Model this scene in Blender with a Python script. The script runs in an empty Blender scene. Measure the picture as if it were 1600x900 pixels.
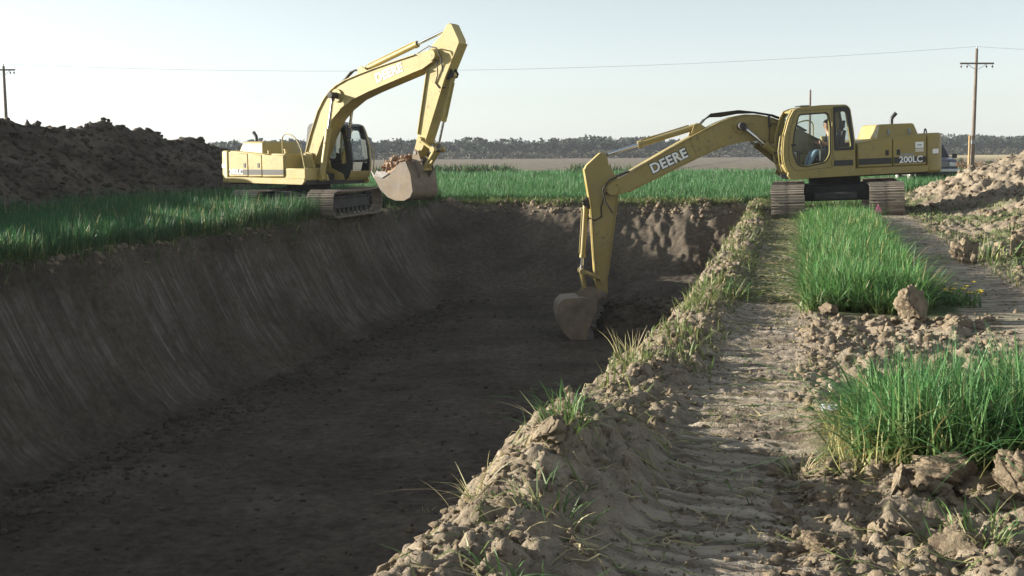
import bpy, math, random
import numpy as np
from mathutils import Matrix, Vector, Euler

random.seed(7)
RNG = np.random.default_rng(11)
R_ = math.radians
scene = bpy.context.scene
COL = scene.collection

# ------------------------------------------------------------------ camera, sky, sun, exposure
THETA = R_(13.3)            # the trench runs along +Y; the lens looks a little left of it
F_PX, W_PX, H_PX = 1900.0, 1600, 900
cam_data = bpy.data.cameras.new("camera")
cam_data.sensor_width = 36.0
cam_data.lens = F_PX / W_PX * 36.0
cam_data.clip_start, cam_data.clip_end = 0.1, 6000
cam = bpy.data.objects.new("camera", cam_data)
COL.objects.link(cam)
PITCH, ROLL = math.atan(210 / F_PX), R_(0.40)
CAM_Z = 1.65
_f = Vector((-math.sin(THETA) * math.cos(PITCH), math.cos(THETA) * math.cos(PITCH), -math.sin(PITCH)))
_r = Vector((math.cos(THETA), math.sin(THETA), 0))
_u = _r.cross(_f)
_m = Matrix((_r, _u, -_f)).transposed() @ Matrix.Rotation(-ROLL, 3, 'Z')
cam.matrix_world = Matrix.Translation((0, 0, CAM_Z)) @ _m.to_4x4()
scene.camera = cam

SUN_EL = R_(13.5)
TO_SUN = Vector((-1.0, -0.025, 0)).normalized() * math.cos(SUN_EL) + Vector((0, 0, math.sin(SUN_EL)))
world = bpy.data.worlds.new("World")
scene.world = world
world.use_nodes = True
wn = world.node_tree.nodes
wl = world.node_tree.links
sky = wn.new("ShaderNodeTexSky")
sky.sky_type = 'NISHITA'
sky.sun_disc = False
sky.sun_elevation = SUN_EL
sky.sun_rotation = math.atan2(TO_SUN.x, TO_SUN.y)
sky.air_density = 1.0
sky.dust_density = 0.7
sky.ozone_density = 1.0
hsv = wn.new("ShaderNodeHueSaturation")
hsv.inputs["Saturation"].default_value = 0.28
bg = wn["Background"]
bg.inputs["Strength"].default_value = 0.074
tint = wn.new("ShaderNodeMix"); tint.data_type = 'RGBA'; tint.blend_type = 'MULTIPLY'; tint.inputs[0].default_value = 1.0
tint.inputs[7].default_value = (0.93, 1.0, 1.05, 1)          # the cool cast of the slide film's pale sky
wl.new(sky.outputs[0], hsv.inputs["Color"])
wl.new(hsv.outputs[0], tint.inputs[6])
wl.new(tint.outputs[2], bg.inputs["Color"])

sun_data = bpy.data.lights.new("sun", 'SUN')
sun_data.energy = 5.0
sun_data.angle = R_(0.5)
sun_data.color = (1.0, 0.93, 0.80)
sun = bpy.data.objects.new("sun", sun_data)
COL.objects.link(sun)
sun.rotation_euler = TO_SUN.to_track_quat('Z', 'Y').to_euler()

scene.view_settings.view_transform = 'Standard'
scene.view_settings.look = 'None'
scene.view_settings.exposure = 1.5
scene.view_settings.gamma = 1.0
scene.view_settings.use_curve_mapping = False
scene.cycles.max_bounces = 6
scene.cycles.transparent_max_bounces = 16
scene.cycles.volume_bounces = 0
scene.cycles.use_denoising = True

# ------------------------------------------------------------------ helpers: properties and meshes
def tag(o, label=None, cat=None, group=None, kind=None):
    if label: o["label"] = label
    if cat: o["category"] = cat
    if group: o["group"] = group
    if kind: o["kind"] = kind
    return o

def mesh_np(name, V, Fq, col=None, smooth=False):
    V = np.asarray(V, np.float32); Fq = np.asarray(Fq, np.int32)
    me = bpy.data.meshes.new(name)
    k = Fq.shape[1]
    me.vertices.add(len(V)); me.vertices.foreach_set("co", V.ravel())
    me.loops.add(Fq.size); me.loops.foreach_set("vertex_index", Fq.ravel())
    me.polygons.add(len(Fq))
    me.polygons.foreach_set("loop_start", np.arange(0, Fq.size, k, dtype=np.int32))
    if smooth: me.polygons.foreach_set("use_smooth", np.ones(len(Fq), bool))
    me.update(calc_edges=True)
    if col is not None:
        a = me.attributes.new("Col", 'FLOAT_COLOR', 'POINT')
        c = np.ones((len(V), 4), np.float32); c[:, :np.shape(col)[-1]] = col
        a.data.foreach_set("color", c.ravel())
    return me

def obj(name, me, mat=None, parent=None, matrix=None):
    o = bpy.data.objects.new(name, me)
    COL.objects.link(o)
    if mat is not None and not me.materials: me.materials.append(mat)
    if parent is not None: o.parent = parent
    if matrix is not None: o.matrix_local = matrix
    return o

def empty(name, matrix):
    o = bpy.data.objects.new(name, None)
    o.empty_display_size = 0.3
    COL.objects.link(o)
    o.matrix_world = matrix
    return o

class MB:
    def __init__(s): s.v = []; s.f = []
    def add(s, vs, fs):
        n = len(s.v); s.v += [tuple(v) for v in vs]; s.f += [tuple(i + n for i in f) for f in fs]; return s
    def box(s, x0, x1, y0, y1, z0, z1):
        return s.add([(x0,y0,z0),(x1,y0,z0),(x1,y1,z0),(x0,y1,z0),(x0,y0,z1),(x1,y0,z1),(x1,y1,z1),(x0,y1,z1)],
                     [(0,3,2,1),(4,5,6,7),(0,1,5,4),(1,2,6,5),(2,3,7,6),(3,0,4,7)])
    def prism(s, pts, y0, y1, axis='y'):
        a = sum(pts[i][0]*pts[(i+1)%len(pts)][1]-pts[(i+1)%len(pts)][0]*pts[i][1] for i in range(len(pts)))
        if (a < 0) == (axis == 'y'): pts = pts[::-1]
        n = len(pts)
        mk = {'y': lambda p, t: (p[0], t, p[1]), 'z': lambda p, t: (p[0], p[1], t), 'x': lambda p, t: (t, p[0], p[1])}[axis]
        vs = [mk(p, y0) for p in pts] + [mk(p, y1) for p in pts]
        fs = [tuple(range(n)), tuple(range(2*n-1, n-1, -1))] + [(i, i+n, (i+1)%n+n, (i+1)%n) for i in range(n)]
        return s.add(vs, fs)
    def cyl(s, a, b, r0, r1=None, n=14, caps=True):
        a = Vector(a); b = Vector(b); r1 = r0 if r1 is None else r1
        d = (b-a).normalized(); p = d.orthogonal().normalized(); q = d.cross(p)
        vs = [a + (p*math.cos(2*math.pi*i/n) + q*math.sin(2*math.pi*i/n))*r0 for i in range(n)] + \
             [b + (p*math.cos(2*math.pi*i/n) + q*math.sin(2*math.pi*i/n))*r1 for i in range(n)]
        fs = [(i, (i+1)%n, (i+1)%n+n, i+n) for i in range(n)]
        if caps: fs += [tuple(range(n-1,-1,-1)), tuple(range(n, 2*n))]
        return s.add(vs, fs)
    def tube(s, pts, r, n=8):
        pts = [Vector(p) for p in pts]; base = len(s.v); ref = None
        rs = r if isinstance(r, (list, tuple)) else [r]*len(pts)
        vs = []
        for i, p in enumerate(pts):
            d = (pts[min(i+1, len(pts)-1)] - pts[max(i-1, 0)]).normalized()
            ref = d.orthogonal().normalized() if ref is None else (ref - d*ref.dot(d)).normalized()
            q = d.cross(ref)
            vs += [p + (ref*math.cos(2*math.pi*k/n) + q*math.sin(2*math.pi*k/n))*rs[i] for k in range(n)]
        fs = [(i*n+k, i*n+(k+1)%n, (i+1)*n+(k+1)%n, (i+1)*n+k) for i in range(len(pts)-1) for k in range(n)]
        fs += [tuple(range(n-1,-1,-1)), tuple(range((len(pts)-1)*n, len(pts)*n))]
        return s.add(vs, fs)
    def mesh(s, name, smooth=35):
        me = bpy.data.meshes.new(name)
        me.from_pydata([tuple(v) for v in s.v], [], s.f)
        me.update()
        if smooth:
            me.polygons.foreach_set("use_smooth", [True]*len(me.polygons))
            me.set_sharp_from_angle(angle=R_(smooth))
        return me
    def build(s, name, mat, parent=None, matrix=None, bevel=0, smooth=35, seg=2):
        o = obj(name, s.mesh(name, smooth), mat, parent, matrix)
        if bevel:
            b = o.modifiers.new("bevel", 'BEVEL'); b.width = bevel; b.segments = seg; b.limit_method = 'ANGLE'; b.angle_limit = R_(32)
            b.harden_normals = False
        return o

def arc(p0, p1, p2, n=8):
    p0, p1, p2 = Vector(p0), Vector(p1), Vector(p2)
    return [p0*(1-t)**2 + p1*2*t*(1-t) + p2*t*t for t in [i/n for i in range(n+1)]]

def curve_mesh(name, loops, extrude, bevel=0.0):
    """flat plate with openings: first loop is the outline, the others are holes; lies in local XY, thick in Z"""
    cu = bpy.data.curves.new(name, 'CURVE'); cu.dimensions = '2D'; cu.fill_mode = 'BOTH'
    cu.extrude = extrude; cu.bevel_depth = bevel; cu.bevel_resolution = 1
    for lp in loops:
        sp = cu.splines.new('POLY'); sp.points.add(len(lp)-1)
        for p, q in zip(sp.points, lp): p.co = (q[0], q[1], 0, 1)
        sp.use_cyclic_u = True
    t = bpy.data.objects.new(name, cu); COL.objects.link(t)
    dg = bpy.context.evaluated_depsgraph_get()
    me = bpy.data.meshes.new_from_object(t.evaluated_get(dg))
    bpy.data.objects.remove(t); bpy.data.curves.remove(cu)
    me.name = name
    return me

def text_mesh(body, size, bold=0.0, extrude=0.002, space=1.0):
    cu = bpy.data.curves.new("lettering", 'FONT'); cu.body = body; cu.size = size; cu.offset = bold
    cu.extrude = extrude; cu.align_x = 'CENTER'; cu.align_y = 'CENTER'; cu.space_character = space
    t = bpy.data.objects.new("lettering", cu); COL.objects.link(t)
    dg = bpy.context.evaluated_depsgraph_get()
    me = bpy.data.meshes.new_from_object(t.evaluated_get(dg))
    bpy.data.objects.remove(t); bpy.data.curves.remove(cu)
    me.name = "lettering"; me.materials.clear()
    return me

def rounded(pts, r, n=4):
    out = []
    for i, p in enumerate(pts):
        p = Vector(p); a = Vector(pts[i-1]); b = Vector(pts[(i+1) % len(pts)])
        rr = r[i] if isinstance(r, (list, tuple)) else r
        rr = min(rr, 0.45*(a-p).length, 0.45*(b-p).length)
        s = p + (a-p).normalized()*rr; e = p + (b-p).normalized()*rr
        for k in range(n+1):
            t = k/n; q = s*(1-t)**2 + p*2*t*(1-t) + e*t*t
            out.append((q.x, q.y))
    return out

# ------------------------------------------------------------------ noise
def _hash(ix, iy, seed):
    h = (ix.astype(np.int64)*374761393 + iy.astype(np.int64)*668265263 + seed*982451653) & 0xffffffff
    h = ((h ^ (h >> 13))*1274126177) & 0xffffffff
    return ((h ^ (h >> 16)) & 0xffff)/65535.0

def pn(x, y, seed=0):
    x, y = np.broadcast_arrays(np.asarray(x, float), np.asarray(y, float))
    x0 = np.floor(x); y0 = np.floor(y); fx = x-x0; fy = y-y0
    def g(ix, iy, dx, dy):
        a = _hash(ix, iy, seed)*2*math.pi
        return np.cos(a)*dx + np.sin(a)*dy
    w = lambda t: t*t*t*(t*(t*6-15)+10)
    a = g(x0, y0, fx, fy); b = g(x0+1, y0, fx-1, fy); c = g(x0, y0+1, fx, fy-1); d = g(x0+1, y0+1, fx-1, fy-1)
    u_, v_ = w(fx), w(fy)
    return (a*(1-u_)+b*u_)*(1-v_) + (c*(1-u_)+d*u_)*v_      # about -0.7 .. 0.7

def fbm(x, y, s=0, o=4, billow=False):
    t = 0; a = 1.0
    for k in range(o):
        n = pn(x*2**k, y*2**k, s+k)
        t = t + a*(np.abs(n)*2-0.45 if billow else n*1.4); a *= 0.5
    return t

def sm(a, b, x):
    t = np.clip((np.asarray(x, float)-a)/(b-a), 0, 1)
    return t*t*(3-2*t)

# ------------------------------------------------------------------ materials
def nt(name):
    m = bpy.data.materials.new(name); m.use_nodes = True
    n = m.node_tree.nodes; l = m.node_tree.links
    return m, n, l, n["Principled BSDF"]

def noise(n, l, vec, scale, detail=4, rough=0.6):
    t = n.new("ShaderNodeTexNoise"); t.inputs["Scale"].default_value = scale
    t.inputs["Detail"].default_value = detail; t.inputs["Roughness"].default_value = rough
    if vec is not None: l.new(vec, t.inputs["Vector"])
    return t.outputs["Fac"]

def ramp(n, l, fac, stops):
    r = n.new("ShaderNodeValToRGB"); e = r.color_ramp.elements
    while len(e) < len(stops): e.new(0.5)
    for el, (p, c) in zip(e, stops):
        el.position = p; el.color = (*c, 1) if len(c) == 3 else c
    l.new(fac, r.inputs["Fac"])
    return r.outputs["Color"]

def mix(n, l, fac, a, b, kind='MIX'):
    m = n.new("ShaderNodeMix"); m.data_type = 'RGBA'; m.blend_type = kind
    for s, v in ((m.inputs[0], fac), (m.inputs[6], a), (m.inputs[7], b)):
        if isinstance(v, (int, float)): s.default_value = v
        elif isinstance(v, tuple): s.default_value = (*v, 1)
        else: l.new(v, s)
    return m.outputs[2]

def mth(n, l, op, a, b=None, clamp=False):
    m = n.new("ShaderNodeMath"); m.operation = op; m.use_clamp = clamp
    for s, v in ((m.inputs[0], a), (m.inputs[1], b)):
        if v is None: continue
        if isinstance(v, (int, float)): s.default_value = v
        else: l.new(v, s)
    return m.outputs[0]

def bump(n, l, h, p, strength=0.5, dist=0.02):
    b = n.new("ShaderNodeBump"); b.inputs["Strength"].default_value = strength; b.inputs["Distance"].default_value = dist
    l.new(h, b.inputs["Height"]); l.new(b.outputs[0], p.inputs["Normal"])

def geo_pos(n): return n.new("ShaderNodeNewGeometry").outputs["Position"]
def obj_pos(n): return n.new("ShaderNodeTexCoord").outputs["Object"]

def plain(name, color, rough=0.6, metal=0.0, var=0.25, scale=6.0, bumpy=0.0, dust=None, dust_amt=0.5, spec=0.5, grime=0.0):
    m, n, l, p = nt(name)
    co = obj_pos(n)
    f = noise(n, l, co, scale)
    dark = tuple(c*(1-var) for c in color); lite = tuple(min(1, c*(1+var)) for c in color)
    c = ramp(n, l, f, [(0.3, dark), (0.7, lite)])
    if dust:
        f2 = noise(n, l, co, 2.3, 6, 0.65)
        k = ramp(n, l, f2, [(0.42, (0, 0, 0)), (0.72, (dust_amt,)*3)])
        c = mix(n, l, k, c, dust)
        l.new(mth(n, l, 'ADD', mth(n, l, 'MULTIPLY', k, 0.5), rough, True), p.inputs["Roughness"])
    else:
        p.inputs["Roughness"].default_value = rough
    if grime:
        f3 = noise(n, l, co, 9.0, 8, 0.75); f4 = noise(n, l, co, 1.1, 3, 0.5)
        k2 = mth(n, l, 'MULTIPLY', ramp(n, l, f3, [(0.52, (0, 0, 0)), (0.66, (1, 1, 1))]), ramp(n, l, f4, [(0.42, (0, 0, 0)), (0.62, (grime,)*3)]))
        c = mix(n, l, k2, c, (0.07, 0.055, 0.035))
    l.new(c, p.inputs["Base Color"])
    p.inputs["Metallic"].default_value = metal
    p.inputs["Specular IOR Level"].default_value = spec
    if bumpy: bump(n, l, noise(n, l, co, scale*4, 6, 0.7), p, 0.6, bumpy)
    return m

M = {}
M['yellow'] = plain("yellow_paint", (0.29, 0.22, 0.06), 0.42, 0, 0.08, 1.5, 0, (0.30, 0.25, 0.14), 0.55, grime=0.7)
M['sunlit_yellow'] = plain("sunlit_yellow_paint", (0.385, 0.295, 0.088), 0.45, 0, 0.08, 1.5, 0, (0.40, 0.35, 0.20), 0.55, grime=0.6)  # same paint as the other machine, paler: the sunlight is put into its colour
M['black'] = plain("black_trim", (0.018, 0.018, 0.018), 0.5, 0, 0.3, 4)
M['rubber'] = plain("black_rubber_hose", (0.02, 0.02, 0.02), 0.55, 0, 0.3, 9)
M['chrome'] = plain("polished_rod_steel", (0.62, 0.64, 0.66), 0.18, 1.0, 0.05, 5)
M['steel'] = plain("worn_steel", (0.16, 0.15, 0.14), 0.5, 0.6, 0.3, 5, 0.004)
M['mudsteel'] = plain("muddy_bucket_steel", (0.16, 0.13, 0.10), 0.7, 0.1, 0.3, 3, 0.012, (0.30, 0.235, 0.16), 0.9)
M['track'] = plain("muddy_track_steel", (0.20, 0.17, 0.14), 0.8, 0.1, 0.35, 7, 0.012, (0.44, 0.37, 0.29), 0.9)
M['under'] = plain("greasy_black_undercarriage", (0.028, 0.027, 0.026), 0.7, 0, 0.4, 4, 0.004, (0.10, 0.085, 0.07), 0.5)
M['white'] = plain("white_vinyl", (0.80, 0.80, 0.78), 0.5, 0, 0.05, 8)
M['blackvinyl'] = plain("black_vinyl", (0.02, 0.02, 0.02), 0.45, 0, 0.2, 8)
M['grey'] = plain("grey_decal", (0.25, 0.27, 0.29), 0.5, 0, 0.15, 8)
M['seat'] = plain("grey_seat_fabric", (0.05, 0.05, 0.055), 0.9, 0, 0.3, 20)
M['pole'] = plain("weathered_pole_wood", (0.13, 0.10, 0.075), 0.85, 0, 0.3, 3, 0.01)
M['polewood2'] = plain("fresh_stub_wood", (0.40, 0.26, 0.12), 0.85, 0, 0.2, 5, 0.01)
M['insul'] = plain("insulator_ceramic", (0.12, 0.09, 0.08), 0.3, 0, 0.2, 5)
M['wire'] = plain("weathered_wire", (0.24, 0.25, 0.26), 0.6, 0.3, 0.1, 1)
M['navy'] = plain("dark_blue_car_paint", (0.025, 0.032, 0.055), 0.25, 0, 0.15, 2, 0, (0.16, 0.14, 0.12), 0.35)
M['tyre'] = plain("dusty_tyre_rubber", (0.035, 0.033, 0.03), 0.85, 0, 0.3, 8, 0.005, (0.35, 0.30, 0.25), 0.9)
M['rim'] = plain("dusty_wheel_rim", (0.42, 0.40, 0.37), 0.5, 0.4, 0.15, 6)
M['pink'] = plain("pink_flag_plastic", (0.85, 0.16, 0.36), 0.5, 0, 0.08, 9)
M['paper'] = plain("white_litter_paper", (0.75, 0.76, 0.80), 0.7, 0, 0.08, 12)
M['stone'] = plain("pale_stone", (0.46, 0.39, 0.30), 0.8, 0, 0.2, 9, 0.004)
M['skin'] = plain("skin", (0.52, 0.28, 0.18), 0.55, 0, 0.1, 12)
M['jeans'] = plain("faded_blue_denim", (0.20, 0.29, 0.38), 0.9, 0, 0.25, 14)
M['shirt'] = plain("dark_shirt_cloth", (0.045, 0.04, 0.045), 0.9, 0, 0.2, 14)
M['hair'] = plain("dark_brown_hair", (0.03, 0.02, 0.015), 0.7, 0, 0.3, 30)
M['amber'] = plain("amber_lens", (0.7, 0.22, 0.03), 0.3)
M['stem'] = plain("green_stem", (0.07, 0.13, 0.04), 0.7)
M['petal'] = plain("yellow_petal", (0.75, 0.55, 0.03), 0.6, 0, 0.15, 30)

def glass_mat(name, tint, refl=0.9):
    m, n, l, p = nt(name)
    n.remove(p)
    out = n["Material Output"]
    tr = n.new("ShaderNodeBsdfTransparent"); tr.inputs[0].default_value = (*tint, 1)
    gl = n.new("ShaderNodeBsdfGlossy"); gl.inputs["Roughness"].default_value = 0.02; gl.inputs[0].default_value = (refl, refl, refl, 1)
    fr = n.new("ShaderNodeFresnel"); fr.inputs[0].default_value = 1.45
    mx = n.new("ShaderNodeMixShader")
    ge = n.new("ShaderNodeNewGeometry")
    fc = mth(n, l, 'MULTIPLY', fr.outputs[0], mth(n, l, 'SUBTRACT', 1.0, ge.outputs["Backfacing"]))
    l.new(fc, mx.inputs[0]); l.new(tr.outputs[0], mx.inputs[1]); l.new(gl.outputs[0], mx.inputs[2]); l.new(mx.outputs[0], out.inputs[0])
    return m
M['glass'] = glass_mat("cab_glass", (0.88, 0.91, 0.90))
M['darkglass'] = glass_mat("tinted_car_glass", (0.08, 0.09, 0.10))

def leaf_mat(name, trans=0.35, rough=0.55):
    """colour comes from the blade's own colour attribute, with a little noise"""
    m, n, l, p = nt(name)
    at = n.new("ShaderNodeAttribute"); at.attribute_name = "Col"
    f = noise(n, l, geo_pos(n), 3.0, 3)
    c = mix(n, l, f, at.outputs["Color"], (0.5, 0.5, 0.5), 'OVERLAY')
    l.new(at.outputs["Color"], p.inputs["Base Color"])
    p.inputs["Roughness"].default_value = rough
    p.inputs["Specular IOR Level"].default_value = 0.35
    tl = n.new("ShaderNodeBsdfTranslucent"); l.new(at.outputs["Color"], tl.inputs[0])
    mx = n.new("ShaderNodeMixShader"); mx.inputs[0].default_value = trans
    l.new(p.outputs[0], mx.inputs[1]); l.new(tl.outputs[0], mx.inputs[2]); l.new(mx.outputs[0], n["Material Output"].inputs[0])
    return m
M['leaf'] = leaf_mat("green_blade")
M['twig'] = leaf_mat("twig_and_bud", 0.1, 0.9)

TOPSOIL = (0.28, 0.24, 0.185)
def soil_mat(name, attr=True):
    m, n, l, p = nt(name)
    pos = geo_pos(n)
    big = noise(n, l, pos, 0.8, 5, 0.6)
    mid = noise(n, l, pos, 7.0, 5, 0.65)
    fine = noise(n, l, pos, 60.0, 5, 0.7)
    c = ramp(n, l, mid, [(0.30, (0.15, 0.12, 0.092)), (0.52, TOPSOIL), (0.75, (0.385, 0.338, 0.265))])
    c = mix(n, l, ramp(n, l, big, [(0.35, (0, 0, 0)), (0.7, (0.5, 0.5, 0.5))]), c, (0.25, 0.21, 0.165))
    c = mix(n, l, 0.35, c, ramp(n, l, fine, [(0.35, (0.12, 0.10, 0.08)), (0.65, (0.55, 0.47, 0.37))]), 'OVERLAY')
    h = mth(n, l, 'ADD', mth(n, l, 'MULTIPLY', mid, 1.0), mth(n, l, 'MULTIPLY', fine, 0.45))
    if attr:
        at = n.new("ShaderNodeAttribute"); at.attribute_name = "Col"
        sp = n.new("ShaderNodeSeparateColor"); l.new(at.outputs["Color"], sp.inputs[0])
        # packed lanes: crosswise grouser prints, darker in the hollows and paler on the ridges
        vl = n.new("ShaderNodeVectorMath"); vl.operation = 'MULTIPLY'; vl.inputs[1].default_value = (1.6, 15.0, 1.0); l.new(pos, vl.inputs[0])
        tread = noise(n, l, vl.outputs[0], 1.0, 5, 0.7)
        wv = n.new("ShaderNodeTexWave"); wv.wave_type = 'BANDS'; wv.bands_direction = 'Y'; wv.inputs["Scale"].default_value = 1.7
        wv.inputs["Distortion"].default_value = 2.2; wv.inputs["Detail"].default_value = 3.0; wv.inputs["Detail Scale"].default_value = 1.6
        l.new(pos, wv.inputs["Vector"])
        tread = mth(n, l, 'ADD', mth(n, l, 'MULTIPLY', tread, 0.82), mth(n, l, 'MULTIPLY', wv.outputs["Fac"], 0.17))
        lanec = ramp(n, l, tread, [(0.36, (0.13, 0.105, 0.082)), (0.50, (0.31, 0.26, 0.205)), (0.66, (0.46, 0.40, 0.32))])
        lmask = mth(n, l, 'MULTIPLY', at.outputs["Alpha"], 0.8)
        c = mix(n, l, lmask, c, lanec)
        h = mth(n, l, 'ADD', h, mth(n, l, 'MULTIPLY', mth(n, l, 'MULTIPLY', tread, lmask), 1.4))
        # damp subsoil of the cut: grey where the bucket has smeared it, brown where it crumbled
        patch = noise(n, l, pos, 0.5, 6, 0.6)
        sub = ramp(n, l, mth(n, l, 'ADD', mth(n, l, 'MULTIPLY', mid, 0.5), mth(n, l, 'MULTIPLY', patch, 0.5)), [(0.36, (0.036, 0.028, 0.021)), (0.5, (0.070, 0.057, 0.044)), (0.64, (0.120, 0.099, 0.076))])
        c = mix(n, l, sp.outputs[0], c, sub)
        vm = n.new("ShaderNodeVectorMath"); vm.operation = 'MULTIPLY'; vm.inputs[1].default_value = (0.5, 11.0, 0.45); l.new(pos, vm.inputs[0])
        streak = noise(n, l, vm.outputs[0], 1.0, 4, 0.65)
        wall = ramp(n, l, streak, [(0.34, (0.060, 0.051, 0.042)), (0.5, (0.120, 0.104, 0.088)), (0.68, (0.215, 0.190, 0.164))])
        wall = mix(n, l, ramp(n, l, noise(n, l, pos, 2.2, 6, 0.7), [(0.40, (0, 0, 0)), (0.62, (0.85, 0.85, 0.85))]), wall, sub)
        h = mth(n, l, 'ADD', h, mth(n, l, 'MULTIPLY', mth(n, l, 'MULTIPLY', streak, sp.outputs[2]), 1.8))
        c = mix(n, l, sp.outputs[2], c, wall)
        gr = ramp(n, l, mid, [(0.3, (0.035, 0.06, 0.022)), (0.7, (0.10, 0.13, 0.05))])
        gm = mth(n, l, 'MULTIPLY', sp.outputs[1], 1.0)
        c = mix(n, l, gm, c, gr)
        # far fields by place: ploughed strip behind the wheat, then stubble
        sx = n.new("ShaderNodeSeparateXYZ"); l.new(pos, sx.inputs[0])
        wob = mth(n, l, 'MULTIPLY', noise(n, l, pos, 0.03, 3), 24.0)
        yy = mth(n, l, 'ADD', sx.outputs[1], wob)
        pf = mth(n, l, 'MULTIPLY', mth(n, l, 'SUBTRACT', yy, 112.0), 0.08, True)
        farn = noise(n, l, pos, 0.45, 6, 0.75)
        plough = ramp(n, l, farn, [(0.36, (0.07, 0.06, 0.042)), (0.5, (0.145, 0.12, 0.09)), (0.66, (0.25, 0.21, 0.16))])
        c = mix(n, l, pf, c, plough)
        xt = mth(n, l, 'MULTIPLY', mth(n, l, 'SUBTRACT', sx.outputs[0], 26.0), 0.05, True)
        tanf = ramp(n, l, noise(n, l, pos, 0.12, 4), [(0.4, (0.33, 0.27, 0.15)), (0.6, (0.42, 0.35, 0.20))])
        c = mix(n, l, mth(n, l, 'MULTIPLY', xt, pf), c, tanf)
    if not attr: c = mix(n, l, 1.0, c, (0.85, 0.82, 0.77), 'MULTIPLY')
    l.new(c, p.inputs["Base Color"])
    p.inputs["Roughness"].default_value = 0.95
    p.inputs["Specular IOR Level"].default_value = 0.15
    bump(n, l, h, p, 0.9, 0.03)
    return m
M['soil'] = soil_mat("field_soil")
M['clod'] = soil_mat("dry_clod_soil", False)
M['pileclod'] = plain("damp_pile_soil", (0.056, 0.045, 0.035), 0.95, 0, 0.4, 3, 0.02, spec=0.15)
M['subclod'] = plain("damp_subsoil_crumb", (0.075, 0.063, 0.051), 0.95, 0, 0.35, 5, 0.02, spec=0.15)
M['redclod'] = plain("reddish_dug_soil", (0.26, 0.155, 0.10), 0.95, 0, 0.5, 4, 0.03, (0.40, 0.33, 0.24), 0.9, spec=0.15)

# ------------------------------------------------------------------ the ground: one sheet with the trench, berms and heaps
U_L, U_R, V_FAR, DEPTH = -13.6, -1.72, 45.2, 3.35
UR_V, UR_U = [-30, 3, 5, 8, 12, 20, 30, 45], [-1.5, -1.52, -1.48, -1.38, -1.15, -1.2, -1.3, -1.6]
BERM_V = [2.0, 3.6, 4.3, 4.7, 5.2, 5.8, 6.4, 6.9, 7.4, 8.0, 9.0, 10, 12, 14, 18, 25, 34, 45]
BERM_H = [.15, .20, .24, .18, .24, .31, .32, .18, .04, .07, .11, .08, .08, .10, .10, .12, .12, .10]
PILE_V = [-20, 25, 38, 44, 48, 51, 54, 57, 59]
PILE_H = [2.9, 3.1, 3.1, 2.95, 2.65, 2.1, 1.3, .45, 0]

def trench_t(u, v):
    ul = U_L + 0.22*fbm(v*0.35, v*0+3.3, 5, 3) + 0.05*pn(v*2.2, v*0, 8)
    ur = np.interp(v, UR_V, UR_U) - 0.08 + 0.08*fbm(v*0.8, v*0+9.1, 15, 3)
    vf = V_FAR + 0.5*fbm(u*0.35, u*0+1.1, 25, 3)
    tl = np.clip((u-ul)/2.15, 0, 1); tr = np.clip((ur-u)/1.15, 0, 1)
    tf = np.clip((vf-v)/np.interp(u, [-13, -8, -3], [8.0, 7.4, 6.4]), 0, 1)
    return tl, tr, tf

def lip_u(v):
    return U_L + 0.22*fbm(v*0.35, v*0+3.3, 5, 3) + 0.05*pn(v*2.2, v*0, 8)

def lip_v(u):
    return V_FAR + 0.5*fbm(u*0.35, u*0+1.1, 25, 3)

def heap_h(u, v):
    h1 = 2.45*np.clip(1-np.hypot((u-9.2)/6.6, (v-40)/7.5), 0, 1)
    h2 = 1.15*np.clip(1-np.abs(u-8.4)/4.6, 0, 1)*sm(14, 24, v)*sm(46, 38, v)
    return np.maximum(h1, h2)

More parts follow.
